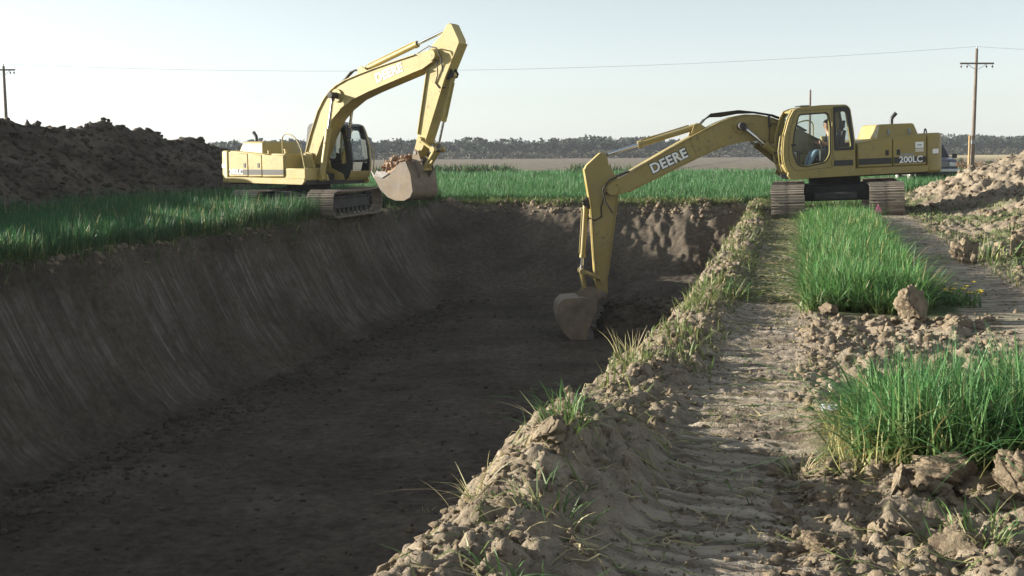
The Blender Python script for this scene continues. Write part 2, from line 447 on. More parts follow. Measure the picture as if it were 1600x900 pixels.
def ground_z(u, v):
    u, v = np.broadcast_arrays(np.asarray(u, float), np.asarray(v, float))
    base = -0.25*sm(-4, -11, u)
    base = base*(1-sm(40, 47, v)) - 0.2*sm(40, 47, v)*sm(5, 1, u - 0.12*np.maximum(0, v-60))
    near = sm(70, 40, v)*sm(-40, -30, u)*sm(20, 14, u)
    # slope under the right-hand machine
    base = base + (-0.05*sm(0.9, -0.2, u) + 0.05*sm(1.2, 2.2, u))*sm(26, 31, v)*sm(-3, -1, u)
    z = base + near*0.03*fbm(u*0.7, v*0.7, 40, 3)
    # berm of loose spoil along the right lip
    hb = np.interp(v, BERM_V, BERM_H)*(1+0.35*pn(v*1.7, v*0+4, 60))*sm(46, 44, v)
    cu = np.interp(v, UR_V, UR_U) + 0.26 + 0.08*pn(v*0.9, v*0, 61)
    wd = np.where(u < cu, 0.26, 0.22 + 0.25*np.interp(v, [4, 6, 8], [1, .8, 0]))
    berm = hb*np.exp(-((u-cu)/wd)**2)
    z = z + berm
    # roughness by place
    m_berm = sm(-0.5, -0.78, u)*np.exp(-((u-cu-.05)/0.52)**2)*sm(46, 44, v)
    m_fore = sm(0.0, 0.25, u)*sm(3.2, 2.2, u)*sm(6.7, 6.2, v)
    m_gap = sm(0.02, 0.2, u)*sm(1.75, 1.5, u)*sm(7.4, 8.2, v)*sm(12.8, 12.2, v)
    m_right = sm(2.5, 3.0, u)*sm(12, 10, u)*sm(60, 45, v)
    m_lip = sm(-14.5, -14.1, u)*sm(-13.3, -13.6, u)*sm(46, 44, v) + sm(44.2, 45.0, v)*sm(46.6, 45.6, v)*sm(-14, -13, u)*sm(-1, -2.5, u)
    lumps = fbm(u*3.2, v*3.2, 70, 5, True)
    small = fbm(u*9.0, v*9.0, 80, 3, True)
    z = z + lumps*(0.085*m_berm + 0.10*m_fore + 0.09*m_gap + 0.10*m_right + 0.12*m_lip)
    z = z + small*(0.045*m_berm + 0.040*m_fore + 0.035*m_gap + 0.03*m_right)
    z = z + m_fore*0.05*np.exp(-((v-6.15)/0.3)**2)
    # two track lanes with grouser prints
    lane = sm(-0.82, -0.62, u)*sm(0.14, 0.0, u) + sm(1.6, 1.75, u)*sm(2.75, 2.55, u)*sm(12, 15, v)
    lane = lane*sm(48, 36, v)
    pr = np.sin(2*np.pi*(v + 0.05*pn(u*3, v*1.1, 90))/0.185)
    z = z - lane*0.035 + lane*(0.014*pr*sm(-0.3, 0.3, pn(u*1.6, v*0.9, 91)) + 0.020*fbm(u*2.2, v*13, 92, 4) + 0.014*fbm(u*13, v*15, 95, 2, True))
    # heap on the right, long pile on the left
    hh = heap_h(u, v)
    z = z + hh + sm(0.05, 0.4, hh)*(0.20*fbm(u*1.3, v*1.3, 100, 4, True) + 0.05*small)
    hp = np.interp(v, PILE_V, PILE_H)*np.clip(1-np.abs(u+25.6)/5.3, 0, 1)
    hp = hp*(1.0 + 0.10*pn(v*0.25, v*0+7, 110))
    z = z + hp + sm(0.05, 0.5, hp)*(0.20*fbm(u*0.9, v*0.9, 120, 5, True) + 0.28*fbm(u*0.35+v*0.2, v*0.35, 125, 2) + 0.05*small)
    # the trench
    tl, tr, tf = trench_t(u, v)
    dl = 1-(1-tl)**1.75; dr = 1-(1-tr)**1.5; df = 1-(1-tf)**1.7
    t = np.minimum(1-np.minimum(1, np.hypot(1-dl, 1-df)), dr)
    ins = sm(0.0, 0.06, t)
    wall = ins*sm(1.0, 0.86, dl)
    scr = 0.030*fbm(v*5.0 + 0.6*tl, tl*1.1, 130, 4) + 0.05*fbm(v*0.9, tl*2.2, 135, 3)
    scr = scr - 0.05*np.abs(pn(v*1.3, tl*0.6, 137))
    lipc = 0.16*sm(0.45, 0.06, dl)*sm(0.0, 0.05, dl)*fbm(u*3.0, v*2.0, 138, 4, True)
    wf = ins*sm(1.0, 0.8, df)*sm(0.8, 1.0, dl)
    ruts = ins*sm(1.0, 0.8, df)*sm(0.8, 1.0, dl)*(0.15*fbm(u*0.9 + 0.45*v, v*0.30 - u*0.1, 150, 4, True) + 0.10*fbm(u*2.2, v*1.6, 152, 3, True))*sm(-12.5, -8, u)
    floor_n = sm(0.8, 1.0, t)*(0.035*fbm(u*0.9, v*1.8, 140, 5) + 0.018*fbm(u*3, v*8, 145, 3, True))
    toe = sm(0.72, 0.9, dl)*sm(1.0, 0.93, dl)*0.05*fbm(u*2.5, v*2.5, 147, 3, True)
    z = z*(1-ins) + (base*(1-t))*ins - t*DEPTH + wall*scr + lipc + ruts + floor_n + toe
    # a bench of soil not yet dug out, beside the working bucket
    bn = sm(-5.55, -5.1, u + 0.22*fbm(v*0.9, u*0.9, 160, 3))*sm(32.3, 32.9, v + 0.2*fbm(u*1.1, v*0, 161, 3))*sm(0.97, 1.0, np.minimum(dr, 1) + 0)
    z = z + bn*np.maximum(0, (-2.45 - z)) * 1.0 + bn*0.06*fbm(u*2, v*2, 162, 3, True)*sm(-2.0, -2.4, z)
    return z

def ground_cols(u, v):
    tl, tr, tf = trench_t(u, v)
    dl = 1-(1-tl)**1.75
    t = np.minimum(1-np.minimum(1, np.hypot(1-dl, (1-tf)**1.7)), 1-(1-tr)**1.5)
    ins = np.maximum(sm(0.0, 0.10, t), np.maximum(sm(-0.30, -0.02, u-lip_u(v))*sm(-8, -9, u)*sm(V_FAR+1, V_FAR-1, v), 0.8*sm(0.25, 0.0, v-lip_v(u))*sm(44, 44.6, v)*sm(-1.8, -2.6, u)*sm(-14, -13.4, u)))
    wall = ins*sm(0.0, 0.25, (1-(1-tf)**1.7) - dl + 0.08)*sm(1.0, 0.92, dl)*sm(0.05, 0.25, dl)*sm(-0.5, 0.4, pn(v*0.5, tl*2, 170)+0.5*pn(v*4, tl*1.5, 171))
    litface = sm(0.2, 0.9, 1-tf)*sm(-11, -5, u)*0.22  # far wall paler towards its upper right, sunlight put into the soil colour
    wheatl = sm(-20.8, -20.2, u)*sm(-13.6, -13.8, u)*sm(34.5, 33, v)
    strip = sm(0.05, 0.2, u)*sm(1.7, 1.55, u)*(sm(12.2, 13.0, v)*sm(40, 34, v) + sm(6.3, 6.5, v)*sm(8.0, 7.6, v)*0.6)
    farw = sm(45.4, 46.5, v)*sm(112, 90, v)
    bck = sm(-14.0, -14.6, u)*sm(38.5, 40, v)*sm(-21, -19, u)
    right = 0.75*sm(2.7, 3.2, u)*sm(60, 45, v)*sm(-0.1, 0.25, fbm(u*0.55, v*0.35, 180, 3))*sm(0.5, 0.1, heap_h(u, v))
    bermg = 0.45*np.exp(-((u+1.2)/0.5)**2)*sm(12, 18, v)*sm(0.0, 0.4, fbm(u*1.5, v*0.8, 190, 3))
    lane2 = 0.35*sm(1.6, 1.8, u)*sm(2.7, 2.5, u)*sm(-0.1, 0.4, fbm(u*1.2, v*0.6, 195, 3))
    g = np.clip(np.maximum.reduce([wheatl, strip, farw, bck, right, bermg, lane2]), 0, 1)*(1-ins)
    pile = sm(0.1, 0.5, np.interp(v, PILE_V, PILE_H)*np.clip(1-np.abs(u+25.6)/5.3, 0, 1))
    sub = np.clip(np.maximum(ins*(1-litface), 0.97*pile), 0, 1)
    g = g*(1-pile)
    lane = (sm(-0.80, -0.60, u)*sm(0.12, 0.0, u) + sm(1.55, 1.7, u)*sm(2.75, 2.55, u)*sm(10, 13, v))*sm(48, 36, v)
    return np.stack([sub, g, wall, lane], -1)

def axis(*segs):
    out = [segs[0][0]]
    for a, b, step0, step1 in segs:
        x = a
        L = b-a
        n = max(1, int(round(L/((step0+step1)/2))))
        t = (np.arange(1, n+1)/n)
        k = (step1-step0)/(step1+step0)
        out += list(a + L*(t*(1-k) + k*t*t))
    return np.array(out)

ua = axis((-1500, -60, 300, 8), (-60, -30, 5, .4), (-30, -20, .22, .18), (-20, -14.2, .14, .07), (-14.2, -11.3, .04, .05),
          (-11.3, -4, .08, .07), (-4, -2.1, .06, .025), (-2.1, 3.2, .020, .024), (3.2, 12, .05, .12), (12, 60, .4, 6), (60, 1500, 10, 300))
va = axis((-120, -5, 20, .8), (-5, 3.0, .5, .1), (3.0, 8, .018, .024), (8, 16, .026, .06), (16, 30, .06, .09), (30, 47, .08, .10), (47, 64, .12, .8), (64, 200, 1, 8), (200, 1500, 10, 200))
UU, VV = np.meshgrid(ua, va)
ZZ = ground_z(UU, VV)
nv_, nu_ = UU.shape
idx = np.arange(nv_*nu_).reshape(nv_, nu_)
quads = np.stack([idx[:-1, :-1], idx[:-1, 1:], idx[1:, 1:], idx[1:, :-1]], -1).reshape(-1, 4)
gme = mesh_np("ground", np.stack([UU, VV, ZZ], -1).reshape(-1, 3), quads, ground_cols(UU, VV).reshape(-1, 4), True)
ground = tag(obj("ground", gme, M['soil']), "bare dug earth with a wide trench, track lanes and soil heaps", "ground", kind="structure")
print("ground quads", len(quads))

def cam_ray(px, py):
    d = cam.matrix_world.to_3x3() @ Vector(((px-800)/F_PX, (450-py)/F_PX, -1))
    return Vector((0, 0, CAM_Z)), d

# ------------------------------------------------------------------ clods
def ico(sub):
    import bmesh
    bm = bmesh.new(); bmesh.ops.create_icosphere(bm, subdivisions=sub, radius=1)
    V = np.array([v.co for v in bm.verts]); Fc = np.array([[v.index for v in f.verts] for f in bm.faces]); bm.free()
    return V, Fc
ICO = {1: ico(1), 2: ico(2), 3: ico(3), 4: ico(5)}

def clod_shapes(n, sub, rng, rough=0.30, fine=False):
    V, Fc = ICO[sub]
    P = np.repeat(V[None], n, 0).copy()
    r = np.ones((n, len(V)))
    for k, (fr, am) in enumerate(((1.5, rough*.8), (3.4, rough*0.8), (7.0, rough*0.55)) + (((13.0, rough*.4), (24.0, rough*.28), (45.0, rough*.16)) if fine else ())):
        for _ in range(2):
            kk = rng.normal(size=(n, 1, 3))*fr
            r += am*np.sin((P*kk).sum(-1) + rng.uniform(0, 6.28, (n, 1)))
    nrm = rng.normal(size=(n, 3, 3)); nrm /= np.linalg.norm(nrm, axis=-1, keepdims=True)
    P = P*r[..., None]
    for j in range(3):                                   # a few broken flat faces
        d = (P*nrm[:, j][:, None]).sum(-1); cut = rng.uniform(0.30, 0.8, (n, 1))
        P = P - nrm[:, j][:, None]*np.maximum(0, d-cut)[..., None]*0.9
    return P, Fc

def clods_mesh(name, pos, size, sub, rng, rough=0.30):
    n = len(pos)
    P, Fc = clod_shapes(n, sub, rng, rough)
    P = P*(size[:, None, None]*rng.uniform(0.65, 1.25, (n, 1, 3))*np.array([1, 1, 0.8]))
    P = P + pos[:, None]
    Fa = (Fc[None] + (np.arange(n)*P.shape[1])[:, None, None]).reshape(-1, 3)
    return mesh_np(name, P.reshape(-1, 3), Fa, None, False)

def scatter(n, u0, u1, v0, v1, rng, vpow=1.0):
    u = rng.uniform(u0, u1, n); v = v0 + (v1-v0)*rng.uniform(0, 1, n)**vpow
    return u, v

def clod_field(name, label, u, v, smin, smax, sub, seed, power=2.5, sink=0.50, mat='clod', z=None):
    rng = np.random.default_rng(seed)
    s = smin + (smax-smin)*rng.uniform(0, 1, len(u))**power
    zz = ground_z(u, v) if z is None else z
    pos = np.stack([u, v, zz + s*(0.5-sink)], -1)
    o = obj(name, clods_mesh(name, pos, s, sub, rng), M[mat])
    return tag(o, label, "soil clods", kind="stuff")

rg = np.random.default_rng(3)
# berm on the right lip
v = 3.2 + 10*rg.uniform(0, 1, 5200)**1.1; u = np.interp(v, UR_V, UR_U) + rg.normal(.22, 0.20, 5200); keep = u < -.66; u, v = u[keep], v[keep]
clod_field("soil_crumbs", "loose tan soil crumbs on the near berm beside the trench", u, v, .005, .040, 1, 31, 5)
v = rg.uniform(13, 45, 2600); u = np.interp(v, UR_V, UR_U) + rg.normal(.24, 0.22, 2600); keep = u < -.68; u, v = u[keep], v[keep]
clod_field("soil_crumbs", "loose tan soil crumbs on the far part of the berm", u, v, .010, .070, 1, 32, 4)
# foreground right and the broken gap in the strip
u, v = scatter(4200, -0.1, 2.6, 4.2, 6.5, rg)
clod_field("soil_crumbs", "clods of dry soil in the bottom right corner before the wheat clump", u, v, .006, .050, 2, 33, 5)
u, v = scatter(3600, 0.0, 1.9, 7.7, 12.6, rg)
clod_field("soil_crumbs", "clods of dry soil in the gap of the wheat strip", u, v, .008, .055, 1, 34, 5)
u, v = scatter(700, -0.6, 0.1, 4.0, 6.4, rg)
clod_field("soil_crumbs", "small crumbs on the shaded nearest stretch of the lane", u, v, .003, .022, 1, 45, 4)
# scattered small crumbs over the lanes
u, v = scatter(5000, -0.85, 0.2, 3.5, 20, rg, 1.5)
clod_field("soil_crumbs", "small crumbs strewn over the left track lane", u, v, .003, .020, 1, 35, 4)
u, v = scatter(500, 1.6, 2.8, 8, 30, rg, 1.3)
clod_field("soil_crumbs", "small crumbs strewn over the right track lane", u, v, .01, .04, 1, 36, 3)
# right margin and heap
u, v = scatter(1500, 2.6, 5.5, 9, 38, rg)
keep = fbm(u*0.7, v*0.45, 300, 3) > -0.05; u, v = u[keep], v[keep]
clod_field("soil_crumbs", "tan clods strewn along the grassy margin at the right", u, v, .015, .10, 1, 37, 3.5)
u, v = scatter(9000, 3.2, 11, 18, 48, rg)
hh = heap_h(u, v); keep = (hh > 0.05) & (rg.uniform(0, 1, len(u)) < 0.5 + hh*0.3); u, v = u[keep], v[keep]
clod_field("soil_crumbs", "tan clods covering the sunlit heap at the right", u, v, .02, .12, 1, 38, 3.5)
# left lip, far lip, left pile
v = rg.uniform(12, 45, 1300); u = lip_u(v) + rg.normal(-.06, .10, 1300); keep = pn(v*0.7, v*0, 303) > -0.05; u, v = u[keep], v[keep]
clod_field("soil_crumbs", "sunlit clods along the left lip of the trench", u, v, .015, .09, 1, 39, 3)
u = rg.uniform(-13.5, -2.0, 420); v = lip_v(u) + rg.normal(-0.1, 0.25, 420)
clod_field("soil_crumbs", "clods along the far lip of the trench", u, v, .03, .16, 1, 40, 2.2)
u = rg.uniform(-28.5, -20.5, 6500); v = rg.uniform(20, 58, 6500)
hp = np.interp(v, PILE_V, PILE_H)*np.clip(1-np.abs(u+25.6)/5.3, 0, 1); keep = hp > 0.1; u, v = u[keep], v[keep]
clod_field("pile_crumbs", "dark clods covering the long soil pile at the left", u, v, .03, .20, 1, 41, 2.5, mat='pileclod')
# crumbled soil at the foot of the left wall and over the trench floor
u = -11.5 + np.abs(rg.normal(0, 0.9, 2600)); v = rg.uniform(12, 39, 2600)
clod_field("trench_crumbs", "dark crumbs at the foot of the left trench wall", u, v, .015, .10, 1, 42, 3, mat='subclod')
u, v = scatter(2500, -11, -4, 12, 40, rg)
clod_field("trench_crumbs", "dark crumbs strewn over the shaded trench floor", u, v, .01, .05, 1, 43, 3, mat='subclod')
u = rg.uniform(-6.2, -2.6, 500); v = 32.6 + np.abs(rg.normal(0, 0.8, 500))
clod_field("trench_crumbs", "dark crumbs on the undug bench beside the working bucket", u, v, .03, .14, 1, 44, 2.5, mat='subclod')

def big_clod(px, py, w, h, label, seed, rough=0.16, mat='clod', d=None, group=None, sub=4):
    """one clod one can point at; px, py is where its foot stands on the ground in the photograph"""
    o_, dr = cam_ray(px, py)
    zg = 0.0
    for _ in range(6):
        t = (zg - o_.z)/dr.z; P = o_ + dr*t; zg = float(ground_z(P.x, P.y))
    rng = np.random.default_rng(seed)
    S, Fc = clod_shapes(1, sub, rng, rough, True)
    S = S[0]*np.array([w/2, w/2*0.8, h*0.62]) + np.array([0, 0, h*0.26])
    a = rng.uniform(-.5, .5) + THETA
    Rz = np.array([[math.cos(a), -math.sin(a), 0], [math.sin(a), math.cos(a), 0], [0, 0, 1]])
    o = obj("soil_clod", mesh_np("soil_clod", S @ Rz.T, Fc, None, True), M[mat])
    o.location = (P.x, P.y, zg)
    return tag(o, label, "soil clod", group)

big_clod(1432, 503, .36, .33, "tall wedge-shaped clod of soil at the front of the wheat strip", 201, .14)
big_clod(1500, 770, .50, .17, "long broken slab of soil lying before the foreground wheat clump", 202, .16)
big_clod(1592, 775, .24, .22, "lumpy soil clod at the right frame edge below the wheat clump", 203)
big_clod(1408, 765, .16, .13, "rounded clod left of the long soil slab before the wheat", 204)
big_clod(1490, 862, .20, .15, "big rounded clod near the bottom edge below the soil slab", 205)
big_clod(1375, 838, .15, .11, "clod near the bottom edge left of the big rounded clod", 206)
big_clod(1280, 862, .13, .09, "small clod at the bottom edge beside the track lane", 207)
big_clod(640, 832, .11, .085, "small clod capping the berm at its nearest end", 208)
big_clod(862, 690, .20, .13, "rounded soil lump crowning the near berm above the shaded lane", 209, .2)
big_clod(1490, 505, .26, .18, "crumbling clod right of the tall wedge-shaped clod", 210)
big_clod(1290, 490, .20, .12, "low clod at the left front corner of the wheat strip", 211)
big_clod(78, 398, .26, .20, "biggest sunlit clod on the left trench lip near the frame edge", 212)
big_clod(1515, 318, .40, .34, "large rounded boulder of soil at the foot of the right heap", 213)
big_clod(1590, 400, .5, .35, "dark clod on the margin at the right frame edge below the heap", 214)

# ------------------------------------------------------------------ blades of wheat, grass and straw
def blades(name, x, y, z, h, w, lean, bend, base_col, tip_col, rng, seg=3, az=None, colvar=0.25):
    n = len(x)
    az = rng.uniform(0, 2*np.pi, n) if az is None else az
    fa = az + rng.uniform(-1.2, 1.2, n)                        # facing of the strip
    side = np.stack([-np.sin(fa), np.cos(fa), 0*fa], -1)
    dirv = np.stack([np.cos(az), np.sin(az), 0*az], -1)
    P = np.stack([x, y, z], -1)
    V = []
    for k in range(seg+1):
        t = k/seg
        out = lean*t + bend*t*t
        c = P + dirv*(h*out)[:, None]
        c[:, 2] += h*(t - 0.35*np.minimum(1.5, bend)*t**3)
        wk = w*(1-t**2.2*0.92)*(0.7 + 0.3*min(1, t*4))
        V += [c - side*(wk/2)[:, None], c + side*(wk/2)[:, None]]
    V = np.stack(V, 1)                                          # n, 2(seg+1), 3
    b = np.arange(n)[:, None]*(2*(seg+1))
    Q = np.concatenate([b + np.array([[2*k, 2*k+1, 2*k+3, 2*k+2]]) for k in range(seg)], 0)
    tt = np.repeat(np.arange(seg+1)/seg, 2)[None, :, None]
    bc = np.asarray(base_col); tc = np.asarray(tip_col)
    if bc.ndim == 1: bc = bc[None]
    if tc.ndim == 1: tc = tc[None]
    C = bc[:, None]*(1-tt) + tc[:, None]*tt
    C = np.broadcast_to(C, (n, 2*(seg+1), 3))*rng.uniform(1-colvar, 1+colvar, (n, 1, 1))*rng.uniform(0.9, 1.1, (n, 1, 3))
    return mesh_np(name, V.reshape(-1, 3), Q, np.clip(C, 0, 1).reshape(-1, 3), True)

G_BASE, G_TIP = (0.15, 0.17, 0.058), (0.058, 0.18, 0.056)
def wheat(name, label, x, y, hmin, hmax, wmin, wmax, seed, seg=3, lean=0.25, bend=0.5, base=G_BASE, tip=G_TIP, hscale=None, colvar=.35):
    rng = np.random.default_rng(seed); n = len(x)
    h = rng.uniform(hmin, hmax, n)
    dead = rng.uniform(0, 1, (n, 1)) < 0.05
    base = np.where(dead, np.array([[0.34, 0.28, 0.13]]), np.array([base])); tip = np.where(dead, np.array([[0.36, 0.32, 0.14]]), np.array([tip]))
    if hscale is not None: h = h*hscale
    me = blades(name, x, y, ground_z(x, y)-0.02, h, rng.uniform(wmin, wmax, n), rng.normal(0, lean, n), np.abs(rng.normal(0, bend, n)), base, tip, rng, seg, None, colvar)
    return tag(obj(name, me, M['leaf']), label, "wheat", kind="stuff")

rw = np.random.default_rng(5)
# foreground clump
n = 5200
x = 0.30 + 1.70*rw.uniform(0, 1, n); y = 6.45 + 1.15*rw.uniform(0, 1, n)
y = y + 0.12*np.sin(x*6) + 0.22*np.maximum(0, 0.55-x)
edge = sm(0.15, 0.75, x + 0.1*pn(x*5, y*5, 7))
clm = 0.72 + 0.5*np.clip(0.5+pn(x*4.5, y*4.5, 8)*1.3, 0, 1)
wheat("wheat_clump", "tall green wheat clump in the right foreground", x, y, .44, .68, .006, .016, 51, 5, .30, .65, hscale=(0.42+0.58*edge)*clm*(1-0.10*(y-6.4)), colvar=.45)
x = 0.16 + np.abs(rw.normal(0, .75, 700)); y = rw.normal(6.85, .38, 700); keep = (x < 2.2) & (y > 6.15); x, y = x[keep], y[keep]
wheat("wheat_clump", "sparse bent and dry blades round the foot of the foreground wheat clump", x, y, .10, .36, .006, .012, 67, 4, .5, 1.0, base=(0.32, 0.27, 0.12), tip=(0.26, 0.27, 0.10), colvar=.5)
n2 = 1300
x = 0.36 + 1.6*rw.uniform(0, 1, n2); y = 6.45 + 1.1*rw.uniform(0, 1, n2)
wheat("wheat_clump", "broad arching leaves in the foreground wheat clump", x, y, .30, .56, .012, .022, 68, 6, .55, 1.1, base=(0.13, 0.18, 0.055), tip=(0.075, 0.225, 0.065), colvar=.45)
# strip between the lanes
n = 34000
x = rw.uniform(0.12, 1.68, n); y = 12.5 + 22*rw.uniform(0, 1, n)**1.45
x = x + 0.10*pn(y*1.2, x*0, 9)
x = 0.12 + (x-0.12)*np.interp(y, [12, 16, 22, 30], [1.13, 1.2, 1.35, 1.5])/1.56 + rw.normal(0, .05, n)
keep = (pn(x*2.2, y*1.6, 10) > -0.42) & (y < 36.8) & (y > 12.9 + 0.9*pn(x*2.1, x*0, 21) + 0.5*pn(x*6, x*0, 22))
x, y = x[keep], y[keep]
hs = 0.78 + 0.45*np.clip(0.5+pn(x*2.5, y*1.8, 12)*1.2, 0, 1)
hs = hs*(0.45 + 0.55*sm(12.4, 13.4, y))*(1-0.5*sm(29.5, 32.0, y))*(0.75+0.25*sm(0.1, 0.4, x))
wheat("wheat_strip", "strip of green wheat left standing between the two track lanes", x, y, .26, .50, .009, .020, 52, 4, .38, .8, base=(0.15, 0.165, 0.055), tip=(0.065, 0.19, 0.050), hscale=hs, colvar=.5)
x = rw.uniform(-0.7, 2.8, 9000); y = rw.uniform(37.3, 46.5, 9000)
wheat("wheat_strip", "trampled low wheat seen under the right machine", x, y, .18, .34, .02, .035, 66, 2, .4, .7, base=(0.12, 0.13, 0.045), tip=(0.06, 0.15, 0.05))
x = 0.15 + 1.15*rw.uniform(0, 1, 6500); y = 13.2 + 17*rw.uniform(0, 1, 6500)**1.3
wheat("wheat_strip", "broad arching leaves in the wheat strip between the lanes", x, y, .26, .46, .014, .026, 69, 4, .6, 1.2, base=(0.13, 0.18, 0.055), tip=(0.080, 0.225, 0.062), colvar=.5)
# left field between pile and trench
n = 66000
y = 14 + 32*rw.uniform(0, 1, n)**1.15; x = -20.6 + (lip_u(y) - 0.10 + 20.6)*rw.uniform(0, 1, n)
keep = ~((x > -17.2) & (y > 33.75) & (y < 38.9)) & (pn(x*1.2, y*1.2, 14) > -0.5) & ~((y > 38.0) & (y < 41) & (x > -19.5))
x, y = x[keep], y[keep]
hs = (0.8 + 0.4*np.clip(0.5+pn(x*0.9, y*0.9, 16)*1.2, 0, 1))*(1 + 0.35*sm(26, 31, y))
wheat("wheat_field", "dark green wheat between the left pile and the trench", x, y, .45, .66, .014, .026, 53, 3, .18, .35, base=(0.07, 0.095, 0.032), tip=(0.035, 0.125, 0.045), hscale=hs)
# field beyond the trench
n = 95000
y = 45.9 + 62*rw.uniform(0, 1, n)**1.7; x = -0.62*y + (0.62*y + 0.16*y)*rw.uniform(0, 1, n)
keep = (x < 7.0 + 0.05*(y-46)) & (x > -34) & ~((x > 2.5) & (y < 49)) & (pn(x*0.35, y*0.35, 17) > -0.48) & ~((x < -17) & (y < 60))
x, y = x[keep], y[keep]
hs = 0.75 + 0.5*np.clip(0.5+pn(x*0.35, y*0.25, 18)*1.3, 0, 1)
hs = hs*(0.75 + 0.25*sm(46, 49, y))
sc = 1 + (y-46)/30
me_rng = np.random.default_rng(54)
me = blades("wheat_field", x, y, -0.22*sm(5, 1, x-0.12*np.maximum(0, y-60)) - 0.02, me_rng.uniform(.42, .62, len(x))*hs, me_rng.uniform(.016, .032, len(x))*sc, me_rng.normal(0, .25, len(x)), np.abs(me_rng.normal(0, .35, len(x))), (0.075, 0.105, 0.035), (0.042, 0.150, 0.045), me_rng, 2)
tag(obj("wheat_field", me, M['leaf']), "bright green wheat field beyond the far end of the trench", "wheat", kind="stuff")
# weeds, margins, low grass
def grass(name, label, x, y, hmin, hmax, wmin, wmax, seed, base=(0.10, 0.12, 0.035), tip=(0.10, 0.16, 0.045), seg=3, lean=.5, bend=.7):
    return wheat(name, label, x, y, hmin, hmax, wmin, wmax, seed, seg, lean, bend, base, tip)
x = rw.uniform(2.6, 8, 17000); y = rw.uniform(9, 46, 17000)
keep = (fbm(x*0.55, y*0.35, 180, 3) > -0.05) & (heap_h(x, y) < 0.35); x, y = x[keep], y[keep]
grass("margin_grass", "short patchy grass on the margin below the right heap", x, y, .05, .16, .012, .028, 55)
y = 8 + 37*rw.uniform(0, 1, 9000); x = np.interp(y, UR_V, UR_U) + rw.normal(.22, .25, 9000)
keep = (fbm(x*1.5, y*0.8, 190, 3) > 0.05) & (x < -0.6); x, y = x[keep], y[keep]
grass("berm_grass", "short patchy grass along the trench berm", x, y, .05, .20, .010, .022, 56, (0.14, 0.14, 0.05), (0.13, 0.18, 0.055))
y = rw.uniform(12, 46, 5200); x = lip_u(y) + rw.normal(-.04, .13, 5200)
keep = fbm(x*0.8, y*0.8, 197, 3) > -0.05; x, y = x[keep], y[keep]
grass("lip_grass", "tufty pale grass on the left lip of the trench", x, y, .06, .30, .014, .03, 57, (0.10, 0.115, 0.045), (0.11, 0.18, 0.06), bend=1.3)
x = rw.uniform(-13.5, -2.0, 3600); y = lip_v(x) + rw.uniform(-0.15, 0.6, 3600)
grass("lip_grass", "pale trampled grass on the far lip of the trench", x, y, .08, .32, .02, .04, 58, (0.17, 0.18, 0.07), (0.15, 0.22, 0.07), bend=1.2)
x = rw.uniform(-36, -14, 4200); y = rw.uniform(100, 106, 4200)
keep = fbm(x*0.12, y*0.1, 220, 3) > -0.25 + 0.03*(x+26); x, y = x[keep], y[keep]
wheat("weed_strip", "dark strip of tall weeds behind the wheat field", x, y, .5, 1.15, .08, .2, 59, 2, .3, .5, (0.05, 0.07, 0.03), (0.045, 0.085, 0.032))
x = rw.uniform(-1, 34, 9000); y = rw.uniform(46, 125, 9000)
keep = x > 5.0 + 0.03*(y-46); x, y = x[keep], y[keep]
grass("meadow_grass", "low green meadow around the parked truck", x, y, .10, .26, .04, .09, 60, (0.09, 0.12, 0.04), (0.09, 0.17, 0.05), 2)

# fallen straw and cut blades
def straw(name, label, x, y, seed, lmin=.08, lmax=.30, w=.007, green=0.35):
    rng = np.random.default_rng(seed); n = len(x)
    az = rng.uniform(0, 2*np.pi, n); L = rng.uniform(lmin, lmax, n)
    dx, dy = np.cos(az), np.sin(az)
    V = []
    ts = [-.5, -.17, .17, .5]
    cz = rng.uniform(0.004, 0.03, n); cv = rng.normal(0, .12, n)*L
    for t in ts:
        px = x + dx*L*t - dy*cv*(t*t*4-0.3); py = y + dy*L*t + dx*cv*(t*t*4-0.3)
        pz = ground_z(px, py) + cz + 0.02*(0.25-t*t)
        ww = w*(1.0 - abs(t)*0.9)*rng.uniform(.8, 1.4, n)
        V += [np.stack([px - dy*ww/2, py + dx*ww/2, pz], -1), np.stack([px + dy*ww/2, py - dx*ww/2, pz + ww*rng.normal(0, .5, n)], -1)]
    V = np.stack(V, 1)
    b = np.arange(n)[:, None]*8
    Q = np.concatenate([b + np.array([[2*k, 2*k+1, 2*k+3, 2*k+2]]) for k in range(3)], 0)
    g = (rng.uniform(0, 1, (n, 1)) < green)
    C = np.where(g, np.array([[0.17, 0.21, 0.07]]), np.array([[0.40, 0.34, 0.19]]))*rng.uniform(.6, 1.25, (n, 1))
    C = np.repeat(C[:, None], 8, 1)
    return tag(obj(name, mesh_np(name, V.reshape(-1, 3), Q, C.reshape(-1, 3), True), M['leaf']), label, "straw", kind="stuff")
u, v = scatter(1500, -0.9, 0.6, 3.8, 14, rg, 1.5)
keep = fbm(u*1.4, v*1.1, 230, 3) > 0.0
straw("fallen_straw", "pale cut blades strewn over the left track lane", u[keep], v[keep], 61)
u, v = scatter(2600, -0.8, 0.2, 14, 33, rg, 1.2)
straw("fallen_straw", "pale cut blades strewn on the lane before the right machine", u, v, 62, .10, .35, .016, .5)
u, v = scatter(420, 0.0, 2.2, 4.2, 6.6, rg)
straw("fallen_straw", "pale cut blades on the clods before the wheat clump", u, v, 63, .08, .28, .007, .5)
v = 3.6 + 12*rg.uniform(0, 1, 700); u = np.interp(v, UR_V, UR_U) + rg.normal(.3, .2, 700)
straw("fallen_straw", "pale cut blades lying on the near berm", u, v, 64, .06, .25, .007, .45)
u, v = scatter(600, 2.6, 5, 9, 30, rg)
straw("fallen_straw", "pale stalks strewn on the right margin", u, v, 65, .10, .30, .015, .3)

